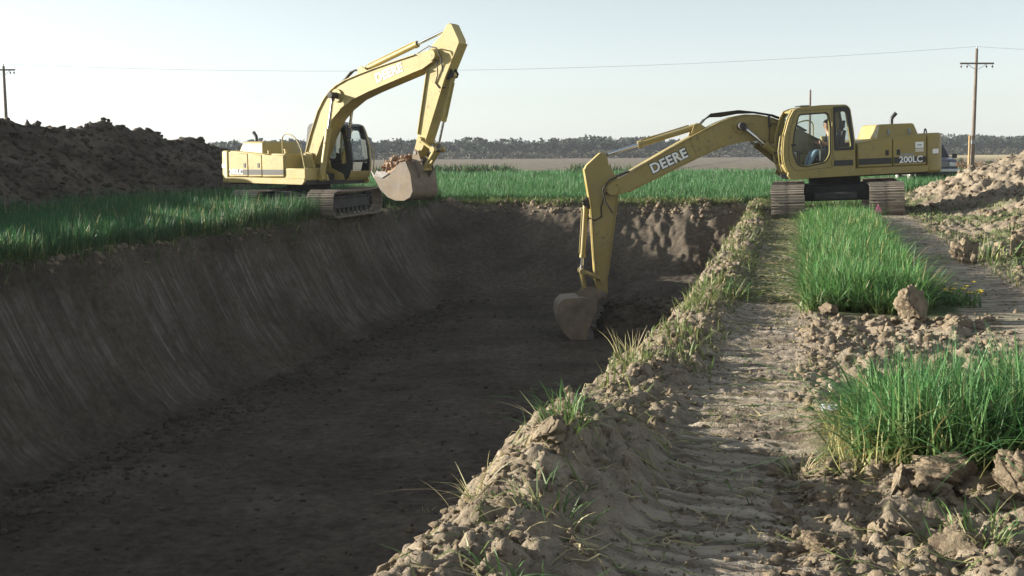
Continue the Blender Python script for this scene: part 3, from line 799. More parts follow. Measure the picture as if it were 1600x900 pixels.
def tuft(px, py, n, h, spread, label, seed, green=0.6, bend=0.9, w=.009):
    o_, dr = cam_ray(px, py); zg = 0.0
    for _ in range(8):
        t = (zg - o_.z)/dr.z; P = o_ + dr*t; zg = float(ground_z(P.x, P.y))
    rng = np.random.default_rng(seed)
    x = rng.normal(0, spread, n); y = rng.normal(0, spread*0.8, n)
    z = ground_z(P.x+x, P.y+y)-zg-0.015
    az = np.arctan2(y, x) + rng.normal(0, .6, n)
    g = rng.uniform(0, 1, (n, 1)) < green
    bc = np.where(g, np.array([[0.13, 0.16, 0.05]]), np.array([[0.36, 0.32, 0.17]]))
    tc = np.where(g, np.array([[0.07, 0.20, 0.05]]), np.array([[0.45, 0.40, 0.22]]))
    me = blades("grass_tuft", x, y, z, rng.uniform(.5, 1.0, n)*h, rng.uniform(.7, 1.3, n)*w, np.abs(rng.normal(.25, .25, n)), np.abs(rng.normal(0, bend, n)), bc, tc, rng, 5, az)
    o = obj("grass_tuft", me, M['leaf']); o.location = (P.x, P.y, zg)
    return tag(o, label, "grass tuft")
tuft(884, 668, 75, .24, .055, "bushy green grass tuft in the notch of the near berm", 301, .9)
tuft(845, 790, 48, .19, .09, "bent yellow-green grass tuft on the shaded side of the near berm", 302, .45, 1.3)
tuft(745, 775, 26, .17, .035, "dry pale stalks leaning over the trench from the near berm", 303, .25, .8)
tuft(790, 897, 45, .13, .10, "flattened bright green tuft at the bottom edge on the berm", 304, .85, 1.5)
tuft(985, 560, 30, .30, .07, "dry upright pale stalks on the berm left of the lane", 305, .1, .5)
tuft(1040, 500, 40, .30, .08, "green tuft hanging over the trench beside the bench", 306, .9, 1.2)
tuft(1125, 455, 50, .34, .14, "upright green blades on the berm below the boom", 307, .9, .5)
tuft(835, 610, 20, .12, .05, "thin green blades on the trench side of the berm", 308, .8, 1.2)
tuft(1190, 770, 40, .10, .14, "flattened pale tuft lying across the near lane", 309, .35, 2.0)
tuft(1535, 850, 60, .22, .10, "sparse green tuft among the bottom right clods", 310, .8, .8)
tuft(1250, 745, 30, .16, .06, "thin dry tuft beside the lane left of the wheat clump", 311, .4, .8)
tuft(1545, 408, 34, .5, .14, "pale leafy weed on the margin below the heap", 312, .5, .9, .03)
tuft(668, 800, 14, .12, .04, "few dry blades on the trench edge near the bottom", 313, .3, 1.0)
tuft(20, 402, 60, .45, .18, "pale green tuft on the left lip at the frame edge", 314, .8, 1.2, .025)

# ------------------------------------------------------------------ far wood (reads as one mass), hedge, poles, wire
def cam_to_world(px, d, z=None):
    X = (px-800)/F_PX*d
    return X*math.cos(THETA) - d*math.sin(THETA), X*math.sin(THETA) + d*math.cos(THETA)

def far_wood(name, label, n, px0, px1, d0, d1, h0, h1, seed, faces, palette, leaf=0.9):
    rng = np.random.default_rng(seed)
    px = rng.uniform(px0, px1, n); d = rng.uniform(d0, d1, n)
    X = (px-800)/F_PX*d
    tx = X*math.cos(THETA) - d*math.sin(THETA); ty = X*math.sin(THETA) + d*math.cos(THETA)
    h = rng.uniform(h0, h1, n)*(0.9 + 0.25*pn(px*0.008, px*0, seed))
    pal = np.array(palette)[rng.integers(0, len(palette), n)]*rng.uniform(.75, 1.25, (n, 1))
    Vs, Qs, Cs = [], [], []; off = 0
    # crowns: leaf clumps spread through an uneven volume
    lob = 7
    lo = rng.normal(0, 1, (n, lob, 3))*np.array([.22, .22, .16]) + np.array([0, 0, .60])
    which = rng.integers(0, lob, (n, faces))
    c = np.take_along_axis(lo, which[..., None], 1) + rng.normal(0, 1, (n, faces, 3))*np.array([.10, .10, .095])
    c[..., 2] = np.clip(c[..., 2], .08, 1.02)
    c = c*h[:, None, None] + np.stack([tx, ty, 0*tx-0.3], -1)[:, None]
    s = leaf*rng.uniform(.5, 1.2, (n, faces))
    a = rng.normal(size=(n, faces, 3)); a /= np.linalg.norm(a, axis=-1, keepdims=True)
    b = np.cross(a, rng.normal(size=(n, faces, 3))); b /= np.linalg.norm(b, axis=-1, keepdims=True)
    q = np.stack([c-a*s[..., None]*.5, c+b*s[..., None]*.32, c+a*s[..., None]*.5, c-b*s[..., None]*.32], 2).reshape(-1, 3)
    Vs.append(q); Qs.append(np.arange(len(q)).reshape(-1, 4)); off = len(q)
    Cs.append(np.repeat((pal[:, None]*rng.uniform(.7, 1.3, (n, faces, 1))).reshape(-1, 3), 4, 0))
    # trunks and limbs as tapered three-sided poles
    for k in range(4):
        ang = rng.uniform(0, 6.28, n); tilt = 0.0 if k == 0 else 0.28
        b0 = np.stack([tx, ty, 0*tx-0.4 + (0 if k == 0 else .25)*h], -1)
        top = b0 + np.stack([np.cos(ang)*tilt*h*.6, np.sin(ang)*tilt*h*.6, (0.75 if k == 0 else .45)*h], -1)
        r = h*(0.018 if k == 0 else 0.009)
        ring = [(math.cos(t), math.sin(t)) for t in (0, 2.09, 4.19)]
        lowr = np.stack([b0 + np.stack([r*x_, r*y_, 0*r], -1) for x_, y_ in ring], 1)
        topr = np.stack([top + np.stack([r*.3*x_, r*.3*y_, 0*r], -1) for x_, y_ in ring], 1)
        q = np.concatenate([lowr, topr], 1).reshape(-1, 3)
        bb = np.arange(n)[:, None]*6 + off
        Qs.append(np.concatenate([bb + np.array([[i, (i+1) % 3, (i+1) % 3+3, i+3]]) for i in range(3)], 0))
        Vs.append(q); off += len(q)
        Cs.append(np.tile(np.array([[0.10, 0.085, 0.07]]), (len(q), 1)))
    me = mesh_np(name, np.concatenate(Vs), np.concatenate(Qs), np.concatenate(Cs))
    return tag(obj(name, me, M['twig']), label, "wood", kind="stuff")

SPRING = [(0.036, 0.046, 0.036), (0.046, 0.047, 0.040), (0.032, 0.048, 0.032), (0.056, 0.057, 0.048), (0.028, 0.037, 0.029)]
far_wood("far_wood", "long distant wood of bare spring trees along the horizon", 1100, -150, 1750, 445, 540, 6.0, 8.6, 401, 190, SPRING, 1.7)
far_wood("far_hedge", "low dark hedge below the distant wood", 520, -100, 1700, 415, 440, 1.8, 3.4, 402, 60, [(0.06, 0.062, 0.042), (0.075, 0.068, 0.048)], .9)
far_wood("far_brush", "brownish brush at the field edge around the right pole", 60, 1470, 1600, 95, 135, .6, 1.4, 403, 60, [(0.20, 0.13, 0.075), (0.15, 0.11, 0.07), (0.09, 0.10, 0.05)], .22)

def utility_pole(px, d, height, label, arm=2.6, lean=0.0, drop=1.25):
    x, y = cam_to_world(px, d); z = float(ground_z(x, y))
    root = empty("utility_pole", Matrix.Translation((x, y, z)) @ Matrix.Rotation(THETA, 4, 'Z') @ Matrix.Rotation(lean, 4, 'Y'))
    tag(root, label, "utility pole", "utility poles across the far field")
    m = MB(); m.tube([(0, 0, -.3), (0, 0, height*.35), (0, 0, height*.7), (0, 0, height)], [.17, .155, .135, .11], 12); m.build("pole_shaft", M['pole'], root)
    if arm:
        za = height-drop
        m = MB(); m.box(-arm/2, arm/2, -.19, -.09, za-.07, za+.07); a = m.build("crossarm", M['pole'], root, bevel=.01)
        for xx in (-arm/2+.12, -arm/4-.1, arm/4+.1, arm/2-.12):
            m = MB(); m.cyl((xx, -.14, za-.09), (xx, -.14, za-.22), .022); m.cyl((xx, -.14, za-.2), (xx, -.14, za-.36), .085, .05, 10)
            m.build("insulator", M['insul'], a)
        for s in (-1, 1):
            m = MB(); m.cyl((s*.12, -.15, za-.5), (s*arm*.27, -.15, za-.08), .022, n=6); m.build("arm_brace", M['wire'], a)
    m = MB(); m.cyl((0, 0, height), (0, 0, height+.1), .025); m.cyl((0, 0, height+.08), (0, 0, height+.2), .055, .04, 10); m.build("top_insulator", M['insul'], root)
    return root, Vector((x, y, z)), height
poleR, pR, hR = utility_pole(1517, 105, 10.2, "tall wooden utility pole with crossarm at the right beyond the truck", 2.9, R_(0.3))
poleL, pL, hL = utility_pole(19, 111, 10.0, "utility pole rising behind the dark soil pile at the left", 2.2, 0, .35)
poleC, pC, hC = utility_pole(1263, 150, 9.3, "thin utility pole seen through and above the right machine's cab", 0)
# guard stub and tape on the right pole
m = MB(); m.cyl((-.34, -.1, -.2), (-.36, -.1, 2.9), .09, .08, 10); m.cyl((-.40, -.1, 1.9), (-.02, -.16, 1.9), .04, n=8)
m.build("guard_stub", M['polewood2'], poleR)
m = MB(); m.cyl((0, 0, 2.15), (0, 0, 2.5), .165, n=14); m.build("metal_band", M['wire'], poleR)

def wire(a, b, sag, label, ext=None):
    pts = [Vector(a)*(1-t) + Vector(b)*t - Vector((0, 0, sag*4*t*(1-t))) for t in [i/40 for i in range(41)]]
    m = MB(); m.tube(pts, .010, 5)
    return tag(m.build("overhead_wire", M['wire']), label, "wire")
tL, tR = pL + Vector((0, 0, hL+.18)), pR + Vector((0, 0, hR+.18))
wire(tL, tR, 1.25, "thin overhead wire spanning the sky between left and right poles")
nx, ny = cam_to_world(2250, 96)
wire(tR, (nx, ny, 10.4), .9, "thin overhead wire leaving the right pole past the frame edge")

# ------------------------------------------------------------------ parked truck beyond the right machine
def build_truck():
    x, y = cam_to_world(1460, 58)
    z = float(ground_z(x, y))
    # local: +X right in the picture, +Y away from the lens (rear of the truck), Z up
    root = empty("pickup_truck", Matrix.Translation((x, y, z)) @ Matrix.Rotation(THETA - R_(8), 4, 'Z') @ Matrix.Scale(1.06, 4))
    tag(root, "dark blue pickup truck parked behind the right machine's counterweight", "truck")
    W = .97
    m = MB(); m.prism([(0, .55), (.02, .92), (.25, 1.12), (1.35, 1.20), (1.45, 1.22), (5.1, 1.22), (5.2, .6), (4.6, .5), (.4, .5)], -W, W, 'x'); m.build("body", M['navy'], root, bevel=.06)
    m = MB()
    pr = [(1.30, 1.16), (1.95, 1.78), (2.15, 1.84), (3.35, 1.84), (3.55, 1.76), (3.68, 1.16)]
    wb, wt = .90, .70
    n = len(pr)
    wd = [wb if z_ < 1.3 else wt for _, z_ in pr]
    m.add([(-w_, a, b) for (a, b), w_ in zip(pr, wd)] + [(w_, a, b) for (a, b), w_ in zip(pr, wd)],
          [tuple(range(n-1, -1, -1)), tuple(range(n, 2*n))] + [(i, (i+1) % n, (i+1) % n+n, i+n) for i in range(n)])
    cab = m.build("cab", M['navy'], root, bevel=.03)
    # panes stand just proud of the cab's faces
    def quad_on(p, q, inset, off, name):
        (a0, z0), (a1, z1) = p, q
        d = Vector((0, a1-a0, z1-z0)); nrm = Vector((0, -(z1-z0), (a1-a0))).normalized()*off
        c0 = Vector((0, a0, z0)) + d*.10; c1 = Vector((0, a0, z0)) + d*.92
        mm = MB(); vs = []
        for k in (0, 1):
            for c, w_ in ((c0, .90-.03-.10*.2), (c1, .70+.02)):
                vs += [Vector((-(w_-inset), c.y, c.z)) + nrm*(1 if k == 0 else .3), Vector((w_-inset, c.y, c.z)) + nrm*(1 if k == 0 else .3)]
        mm.add(vs, [(0, 1, 3, 2), (5, 4, 6, 7), (0, 4, 5, 1), (2, 3, 7, 6), (0, 2, 6, 4), (1, 5, 7, 3)])
        mm.build(name, M['darkglass2'], cab)
    quad_on((1.30, 1.16), (1.95, 1.78), .05, .012, "windscreen")
    for s in (-1, 1):
        mm = MB(); vs = []
        for off in (.012, .003):
            for a, b in ((1.62, 1.25), (2.10, 1.70), (3.25, 1.70), (3.45, 1.25)):
                wv = .90 - (b-1.16)/(1.84-1.16)*.20
                vs.append((s*(wv+off), a, b))
        fs = [(0, 1, 2, 3), (7, 6, 5, 4), (0, 4, 5, 1), (1, 5, 6, 2), (2, 6, 7, 3), (3, 7, 4, 0)]
        mm.add(vs, fs if s < 0 else [f[::-1] for f in fs]).build("side_window", M['darkglass2'], cab)
        mm = MB(); mm.cyl((s*.88, 1.62, 1.20), (s*1.06, 1.60, 1.25), .02, n=6); mm.box(s*1.14-.10, s*1.14+.10, 1.55, 1.63, 1.16, 1.36); mm.build("mirror", M['black'], root, bevel=.02)
        mm = MB(); mm.box(s*.74-.15, s*.74+.15, -.03, .04, .80, .97); mm.build("headlight", M['lens'], root, bevel=.02)
        mm = MB(); mm.box(s*.90-.05, s*.90+.05, -.02, .05, .80, .97); mm.build("turn_signal", M['amber'], root, bevel=.01)
    mm = MB(); mm.box(-.55, .55, -.025, .05, .78, .98); g = mm.build("grille", M['black'], root, bevel=.01)
    for k in range(4):
        mm = MB(); mm.box(-.54, .54, -.04, -.02, .80+k*.05, .815+k*.05); mm.build("grille_bar", M['chrome'], g)
    mm = MB(); mm.box(-1.0, 1.0, -.18, -.03, .50, .70); bp = mm.build("bumper", M['chrome'], root, bevel=.03)
    mm = MB(); mm.box(-.98, .98, -.19, -.16, .49, .58); mm.build("bumper_strip", M['black'], bp, bevel=.005)
    for yy in (.95, 4.2):
        for s in (-1, 1):
            mm = MB(); mm.cyl((s*.70, yy, .38), (s*.98, yy, .38), .385, n=28); w_ = mm.build("tyre", M['tyre'], root, bevel=.05)
            mm = MB(); mm.cyl((s*.965, yy, .38), (s*.99, yy, .38), .22, .20, n=20); mm.build("rim", M['rim'], w_, bevel=.01)
    mm = MB(); mm.box(-.8, .8, .3, 5.0, .34, .5); mm.build("chassis", M['under'], root, bevel=.02)
    for yy in (.95, 4.2):
        mm = MB(); mm.cyl((-.75, yy, .38), (.75, yy, .38), .05); mm.build("axle", M['under'], root)
    return root
M['darkglass2'] = plain("dark_window_glass", (0.012, 0.014, 0.016), 0.08, 0, 0.2, 3, spec=0.6)
M['lens'] = plain("headlight_glass", (0.55, 0.56, 0.56), 0.15, 0.3, 0.1, 8)
build_truck()

# ------------------------------------------------------------------ crawler excavators
def frame(x, z, a, y=0.0):
    """matrix of a link lying in the boom plane: local X along angle a, local Z its normal"""
    c, s = math.cos(a), math.sin(a)
    return Matrix(((c, 0, -s, x), (0, 1, 0, y), (s, 0, c, z), (0, 0, 0, 1)))

def side_text(me, parent, x, y, z, mat, side, slope=0.0, name="lettering"):
    """lettering on a side plate: side +1 is the machine's left (+Y), -1 its right"""
    if side > 0: rot = Matrix(((-1, 0, 0), (0, 0, 1), (0, 1, 0))).to_4x4()
    else: rot = Matrix(((1, 0, 0), (0, 0, -1), (0, 1, 0))).to_4x4()
    rot = rot @ Matrix.Rotation(slope, 4, 'Z')
    return obj(name, me, mat, parent, Matrix.Translation((x, y, z)) @ rot)

SHOE = None
def shoe_mesh():
    global SHOE
    if SHOE: return SHOE
    pr = [(-.098, 0), (.098, 0), (.098, .022), (.085, .022), (.080, .052), (.066, .052), (.060, .022), (.008, .022), (.004, .046), (-.010, .046),
          (-.016, .022), (-.066, .022), (-.070, .046), (-.084, .046), (-.090, .022), (-.098, .022)]
    m = MB(); m.prism(pr, -.425, .425)
    m.box(-.07, .07, -.13, -.07, -.07, 0); m.box(-.07, .07, .07, .13, -.07, 0)
    SHOE = m.mesh("track_shoe", 20); SHOE.materials.append(M['track'])
    return SHOE

def crawler(root, swing):
    U = Matrix.Rotation(swing, 4, 'Z')
    rad, half, zc = .375, 1.80, .43
    L1, L2 = 2*half, math.pi*rad
    tot = 2*L1 + 2*L2; n = int(tot/.2); pitch = tot/n
    for s in (1, -1):
        yc = s*1.235
        m = MB(); m.box(-half, half, yc-.16, yc+.16, .27, .56); m.prism([(-half+.2, .56), (half-.2, .56), (half-.5, .66), (-half+.5, .66)], yc-.14, yc+.14)
        fr = m.build("track_frame", M['under'], root, U, bevel=.02)
        inv = Matrix.Identity(4)
        for k in range(n):
            t = (k+.5)*pitch
            if t < L1: x, z, a = -half+t, zc+rad-.03*math.sin(math.pi*t/L1), 0
            elif t < L1+L2: q = (t-L1)/rad; x, z, a = half+rad*math.sin(q), zc+rad*math.cos(q), q
            elif t < 2*L1+L2: q = t-L1-L2; x, z, a = half-q, zc-rad, math.pi
            else: q = (t-2*L1-L2)/rad; x, z, a = -half-rad*math.sin(q), zc-rad*math.cos(q), math.pi+q
            o = obj("track_shoe", shoe_mesh(), None, fr, Matrix.Translation((x, yc+random.uniform(-.012, .012), z)) @ Matrix.Rotation(a+random.uniform(-.05, .05), 4, 'Y') @ Matrix.Rotation(random.uniform(-.012, .012), 4, 'Z'))
        for x, nm, r in ((half, "idler_wheel", .345), (-half, "drive_sprocket", .335)):
            m = MB(); m.cyl((x, yc-.10, zc), (x, yc+.10, zc), r, n=26); m.cyl((x, yc-.22, zc), (x, yc+.22, zc), .13, n=16)
            m.cyl((x, yc-.15, zc), (x, yc+.15, zc), .24, n=20)
            if nm == "drive_sprocket":
                for j in range(16):
                    a = 2*math.pi*j/16
                    m.cyl((x+.30*math.cos(a), yc-.05, zc+.30*math.sin(a)), (x+.30*math.cos(a), yc+.05, zc+.30*math.sin(a)), .05, n=6)
            m.build(nm, M['under'], fr, bevel=.01)
        for j in range(8):
            x = -1.33+j*.38
            m = MB(); m.cyl((x, yc-.15, .17), (x, yc+.15, .17), .11, n=14); m.build("track_roller", M['under'], fr)
    m = MB(); m.prism([(-.95, .38), (.95, .38), (.8, .80), (-.8, .80)], -1.1, 1.1); m.box(-1.5, 1.5, -.55, .55, .42, .62)
    m.build("car_body", M['under'], root, U, bevel=.03)
    m = MB(); m.cyl((0, 0, .78), (0, 0, 1.02), .68, n=40); m.build("swing_bearing", M['under'], root, bevel=.01)

def cylinder(root, A, B, y, r, barrel, name, mat, flip=False):
    """hydraulic ram from A to B (x, z in the house frame); barrel = share of the length that is barrel, from A"""
    A3, B3 = Vector((A[0], y, A[1])), Vector((B[0], y, B[1])); d = B3-A3; L = d.length; e = d/L
    P = A3 + e*(L*barrel)
    m = MB(); m.cyl(A3+e*.08, P, r, n=20); m.cyl(P-e*.10, P, r*1.22, n=20); m.cyl(A3+e*.06, A3+e*.16, r*1.12, n=20)
    m.cyl(A3-Vector((0, r*.95, 0)), A3+Vector((0, r*.95, 0)), r*1.15, n=18)
    side = e.cross(Vector((0, 1, 0))).normalized()
    m.tube([A3+e*.2+side*(r+.02), P-e*.12+side*(r+.02)], .018, 6)
    o = m.build(name, mat, root)
    m = MB(); m.cyl(P-e*.05, B3-e*.06, r*.56, n=16); m.build("piston_rod", M['chrome'], o)
    m = MB(); m.cyl(B3-Vector((0, r*.95, 0)), B3+Vector((0, r*.95, 0)), r*1.1, n=18); m.cyl(B3-e*.16, B3, r*.75, n=14); m.build("rod_eye", M['steel'], o)
    return o

BOOM_L = 5.75
BOOM_TOP = [(5.92, .10), (5.80, .17), (5.23, .36), (4.5, .62), (3.71, .89), (3.10, 1.08), (2.6, 1.22), (2.2, 1.29), (1.9, 1.29), (1.55, 1.22), (1.14, 1.05), (.55, .66), (.0, .25)]
BOOM_BOT = [(-.17, .14), (-.20, -.05), (-.08, -.19), (.10, -.20), (.5, .02), (.88, .26), (1.25, .44), (1.53, .54), (1.96, .60), (2.54, .59), (3.21, .44), (4.23, .16), (5.0, -.05), (5.3, -.14), (5.75, -.17), (5.9, -.10)]
ARM_PROF = [(-.96, .40), (-.97, .28), (-.88, .20), (-.66, .14), (-.25, -.17), (0, -.22), (.18, -.17), (2.32, -.07), (2.78, -.11), (2.94, -.08), (2.97, .06), (2.86, .13), (2.5, .24), (.55, .52), (-.50, .78), (-.60, .74)]
BUCK_BACK = [(.22, -.13), (.62, -.03), (1.12, -.06), (1.27, -.20), (1.32, -.45), (1.25, -.77), (1.10, -1.03), (.84, -1.25), (.42, -1.42)]

def excavator(label, base, yaw, pitch, roll, swing, boom_a, arm_a, bucket_a, joint, paint, side, has_outline, house_dx=0.0):
    Y = M[paint]
    root = empty("excavator", Matrix.Translation(base) @ Matrix.Rotation(yaw, 4, 'Z') @ Matrix.Rotation(pitch, 4, 'Y') @ Matrix.Rotation(roll, 4, 'X'))
    tag(root, label, "excavator", "excavators digging the trench")
    crawler(root, swing)
    # ---- house
    m = MB(); m.prism(rounded([(-2.35, 1.18), (1.30, 1.18), (1.30, .0), (1.02, -.3), (1.0, -1.18), (-2.35, -1.18)], .1), 1.00, 1.13, 'z'); m.build("deck", M['under'], root, bevel=.01)
    for s in (1, -1):
        m = MB(); m.prism([(-2.32, 1.05), (1.36 if s > 0 else .95, 1.0), (1.44 if s > 0 else 1.05, 1.10), (1.40 if s > 0 else 1.05, 1.20), (-2.32, 1.22)], s*1.19, s*1.265); m.build("side_sill", Y, root, bevel=.012)
    cw = [(-2.30, 1.25), (-2.52, 1.23), (-2.68, 1.14), (-2.78, .98), (-2.83, .7), (-2.86, .3), (-2.86, -.3), (-2.83, -.7), (-2.78, -.98), (-2.68, -1.14), (-2.52, -1.23), (-2.30, -1.25)]
    m = MB(); m.prism(cw, 1.02, 2.06, 'z'); c = m.build("counterweight", Y, root, bevel=.07, seg=3)
    for s in (1, -1):
        mm = MB(); mm.tube(arc((-2.5, s*.6-.09, 2.05), (-2.5, s*.6, 2.3), (-2.5, s*.6+.09, 2.05), 6), .018, 6); mm.build("lifting_eye", M['black'], c)
        mm = MB(); mm.box(-2.60, -2.44, s*1.232-.006, s*1.232+.006, 1.52, 1.64); mm.build("warning_label", M['white'], c, matrix=None)
    m = MB(); m.prism([(-2.29, 1.13), (-2.29, 2.05), (-1.37, 1.985), (-.80, 1.95), (-.43, 1.87), (-.43, 1.13)], -1.17, 1.17); m.build("engine_housing", Y, root, bevel=.02)
    m = MB(); m.box(-.428, .16, -1.17, -.42, 1.13, 1.95); tank = m.build("fuel_tank", Y, root, bevel=.025)
    m = MB(); m.cyl((-.15, -.8, 1.94), (-.15, -.8, 2.06), .06, n=14); m.cyl((-.15, -.8, 2.05), (-.15, -.8, 2.09), .08, n=14); m.build("filler_cap", Y, tank)
    m = MB(); m.cyl((-.75, -.95, 1.93), (-.75, -.95, 2.05), .045, n=12); m.build("filler_cap", Y, tank)
    m = MB(); m.box(.163, 1.02, -1.20, -.52, 1.13, 1.50); tb = m.build("tool_box", Y, root, bevel=.03)
    m = MB(); m.box(.30, .90, -.95, -.6, 1.498, 1.512); m.build("step_tread", M['black'], tb)
    # side doors, one by one, standing proud of the housing
    doors = {1: [(-2.28, -1.385, 2.035, 1.965), (-1.365, -.445, 1.965, 1.86)], -1: [(-2.28, -1.42, 2.035, 1.97), (-1.40, -.80, 1.965, 1.93), (-.78, .155, 1.92, 1.92)]}
    for s in (1, -1):
        for k, (x0, x1, z0, z1) in enumerate(doors[s]):
            m = MB(); m.prism([(x0, 1.24), (x1, 1.24), (x1, z1-.02), (x0, z0-.02)], s*1.172, s*1.235)
            dr = m.build("side_door", Y, root, bevel=.02)
            if k < 2:
                xx = x1-.16 if s < 0 else x1 - .14 if k == 1 else x0+.12
                xx = (x0+.14) if (s > 0 and k == 1) else (x1-.14)
                mm = MB(); mm.box(xx-.045, xx+.045, s*1.237-.008, s*1.237+.008, 1.52, 1.66); mm.build("door_latch", M['black'], dr, bevel=.004)
            mm = MB(); mm.box(x0+.015, x1-.015, s*1.2375-.002, s*1.2375+.002, 1.30, 1.46); mm.build("stripe", M['blackvinyl'], dr)
    tm = text_mesh("200LC", .23, .006, .002, 1.02)
    side_text(tm, root, -1.86, 1.2425, 1.385, M['white'], 1)
    side_text(tm.copy(), root, -1.95, -1.2425, 1.385, M['white'], -1)
    # white emblem panel with bars, left rear door
    m = MB(); m.box(-2.20, -1.98, 1.2365, 1.2395, 1.68, 1.84); e1 = m.build("emblem", M['white'], root)
    m = MB(); m.box(-2.15, -2.03, 1.2385, 1.2410, 1.745, 1.775); m.build("emblem_mark", M['grey'], e1)
    for zz in (1.645, 1.60):
        m = MB(); m.box(-2.20, -1.98, 1.2365, 1.2395, zz-.012, zz+.012); m.build("emblem_bar", M['white'], root)
    m = MB(); m.box(-1.95, -1.58, 1.2365, 1.2385, 1.50, 1.545); m.build("grey_decal", M['grey'], root)
    # engine cover and exhaust
    m = MB()
    a0, a1, b0, b1 = -2.28, -1.10, -2.14, -1.22
    y0, y1 = .86, .74
    m.add([(a0, -y0, 1.90), (a1, -y0, 1.90), (a1, y0, 1.90), (a0, y0, 1.90), (b0, -y1, 2.34), (b1, -y1, 2.34), (b1, y1, 2.34), (b0, y1, 2.34)],
          [(0, 3, 2, 1), (4, 5, 6, 7), (0, 1, 5, 4), (1, 2, 6, 5), (2, 3, 7, 6), (3, 0, 4, 7)])
    hd = m.build("engine_cover", Y, root, bevel=.06, seg=3)
    for xx in (-1.98, -1.42):
        m = MB(); m.box(xx-.03, xx+.03, .80, .835, 2.06, 2.20); m.build("cover_latch", M['grey'], hd, bevel=.006)
    m = MB(); m.tube([(-1.93, -.35, 2.28), (-1.93, -.35, 2.46), (-1.95, -.35, 2.52), (-2.06, -.35, 2.64)], [.05, .05, .05, .055], 10); m.build("exhaust_pipe", M['black'], root)
    for xx in (-1.37, -.9):
        m = MB(); m.cyl((xx, 1.12, 1.9), (xx, 1.12, 2.08 if xx < -1 else 2.0), .03, n=8); m.build("door_stay", Y, root)
    # handrail by the step, right-hand side
    m = MB(); pts = [Vector((.02, -1.12, 1.92)), Vector((.02, -1.12, 2.42))] + arc((.02, -1.12, 2.42), (.04, -1.12, 2.55), (.22, -1.12, 2.55), 5)[1:] + arc((.22, -1.12, 2.55), (.62, -1.12, 2.52), (.85, -1.16, 2.05), 8)[1:] + [Vector((1.02, -1.2, 1.5)), Vector((1.04, -1.22, 1.16)), Vector((.92, -1.22, 1.10))]
    m.tube(pts, .02, 8); m.build("handrail", Y, root)
    # machinery between cab and tank, boom foot brackets
    m = MB(); m.box(-.42, .9, -.40, .22, 1.12, 1.34); m.cyl((-.1, -.2, 1.34), (-.1, -.2, 1.62), .16, n=16); m.box(-.40, -.2, -.38, .2, 1.34, 1.75); m.build("valve_block", M['under'], root, bevel=.02)
    for yy in (-.47, .235):
        m = MB(); m.prism([(-.15, 1.12), (1.30, 1.12), (1.25, 1.30), (.75, 1.50), (.62, 1.92), (.45, 2.0), (.25, 1.92)], yy-.025, yy+.025); m.build("boom_bracket", Y, root, bevel=.008)
    # ---- boom
    FX, FZ = .42, 1.75
    YB = -.115
    BF = frame(FX, FZ, boom_a, YB)
    prof = BOOM_TOP + BOOM_BOT[::-1]
    prof = BOOM_TOP + BOOM_BOT
    hw = .28
    m = MB(); m.prism(prof, -hw, hw); boom = m.build("boom", Y, root, BF, bevel=.012)
    top = [Vector((x, 0, z)) for x, z in BOOM_TOP[1:]]
    def flange(pts, hw2, th, name):
        mm = MB(); vs = []
        for i, p in enumerate(pts):
            d = (pts[min(i+1, len(pts)-1)]-pts[max(i-1, 0)]).normalized(); nr = Vector((-d.z, 0, d.x))*th
            vs += [p+Vector((0, -hw2, 0))+nr, p+Vector((0, hw2, 0))+nr, p+Vector((0, hw2, 0))-nr, p+Vector((0, -hw2, 0))-nr]
        fs = [(4*i+a, 4*i+(a+1) % 4, 4*i+4+(a+1) % 4, 4*i+4+a) for i in range(len(pts)-1) for a in range(4)] + [(3, 2, 1, 0), tuple(range(4*len(pts)-4, 4*len(pts)))]
        mm.add(vs, fs); return mm.build(name, Y, boom)
    flange([p + Vector((0, 0, .004)) for p in top[1:]], hw+.04, .012, "top_flange")
    flange([Vector((x, 0, z-.004)) for x, z in BOOM_BOT[3:14]], hw+.04, .012, "bottom_flange")
    m = MB(); m.cyl((0, -hw-.08, 0), (0, hw+.08, 0), .13, n=22); m.build("foot_pin", M['steel'], boom)
    m = MB(); m.cyl((BOOM_L, -hw-.06, 0), (BOOM_L, hw+.06, 0), .10, n=20); m.build("tip_pin", M['steel'], boom)
    for s in (1, -1):
        if has_outline:
            m = MB(); m.prism([(3.30, .44), (3.345, .43), (3.46, .97), (3.415, .985)], s*(hw-.01), s*(hw+.014)); m.build("weld_plate", Y, boom)
        m = MB(); m.cyl((2.06, s*hw, 1.02), (2.06, s*(hw+.05), 1.02), .20, n=26); m.build("boss_ring", Y, boom, bevel=.01)
    m = MB(); m.cyl((2.06, -.62, 1.02), (2.06, .62, 1.02), .095, n=20); m.build("ram_pin", M['under'], boom)
    m = MB(); m.prism([(2.85, 1.05), (3.45, .93), (3.26, 1.28), (3.10, 1.31)], -.16, -.12); m.prism([(2.85, 1.05), (3.45, .93), (3.26, 1.28), (3.10, 1.31)], .12, .16); m.build("ram_bracket", Y, boom, bevel=.006)
    # lettering
    for s in (1, -1):
        slope = math.atan2(.26, 1.0)
        mx, mz = 4.12, .46
        if has_outline:
            side_text(text_mesh("DEERE", .36, .034, .001, 1.06), boom, mx, s*(hw+.0035), mz, M['blackvinyl'], s, s*-0.0 + (slope if s > 0 else -slope), "lettering_outline")
        side_text(text_mesh("DEERE", .36, .012, .002, 1.06), boom, mx, s*(hw+.0065), mz, M['white'], s, slope if s > 0 else -slope)
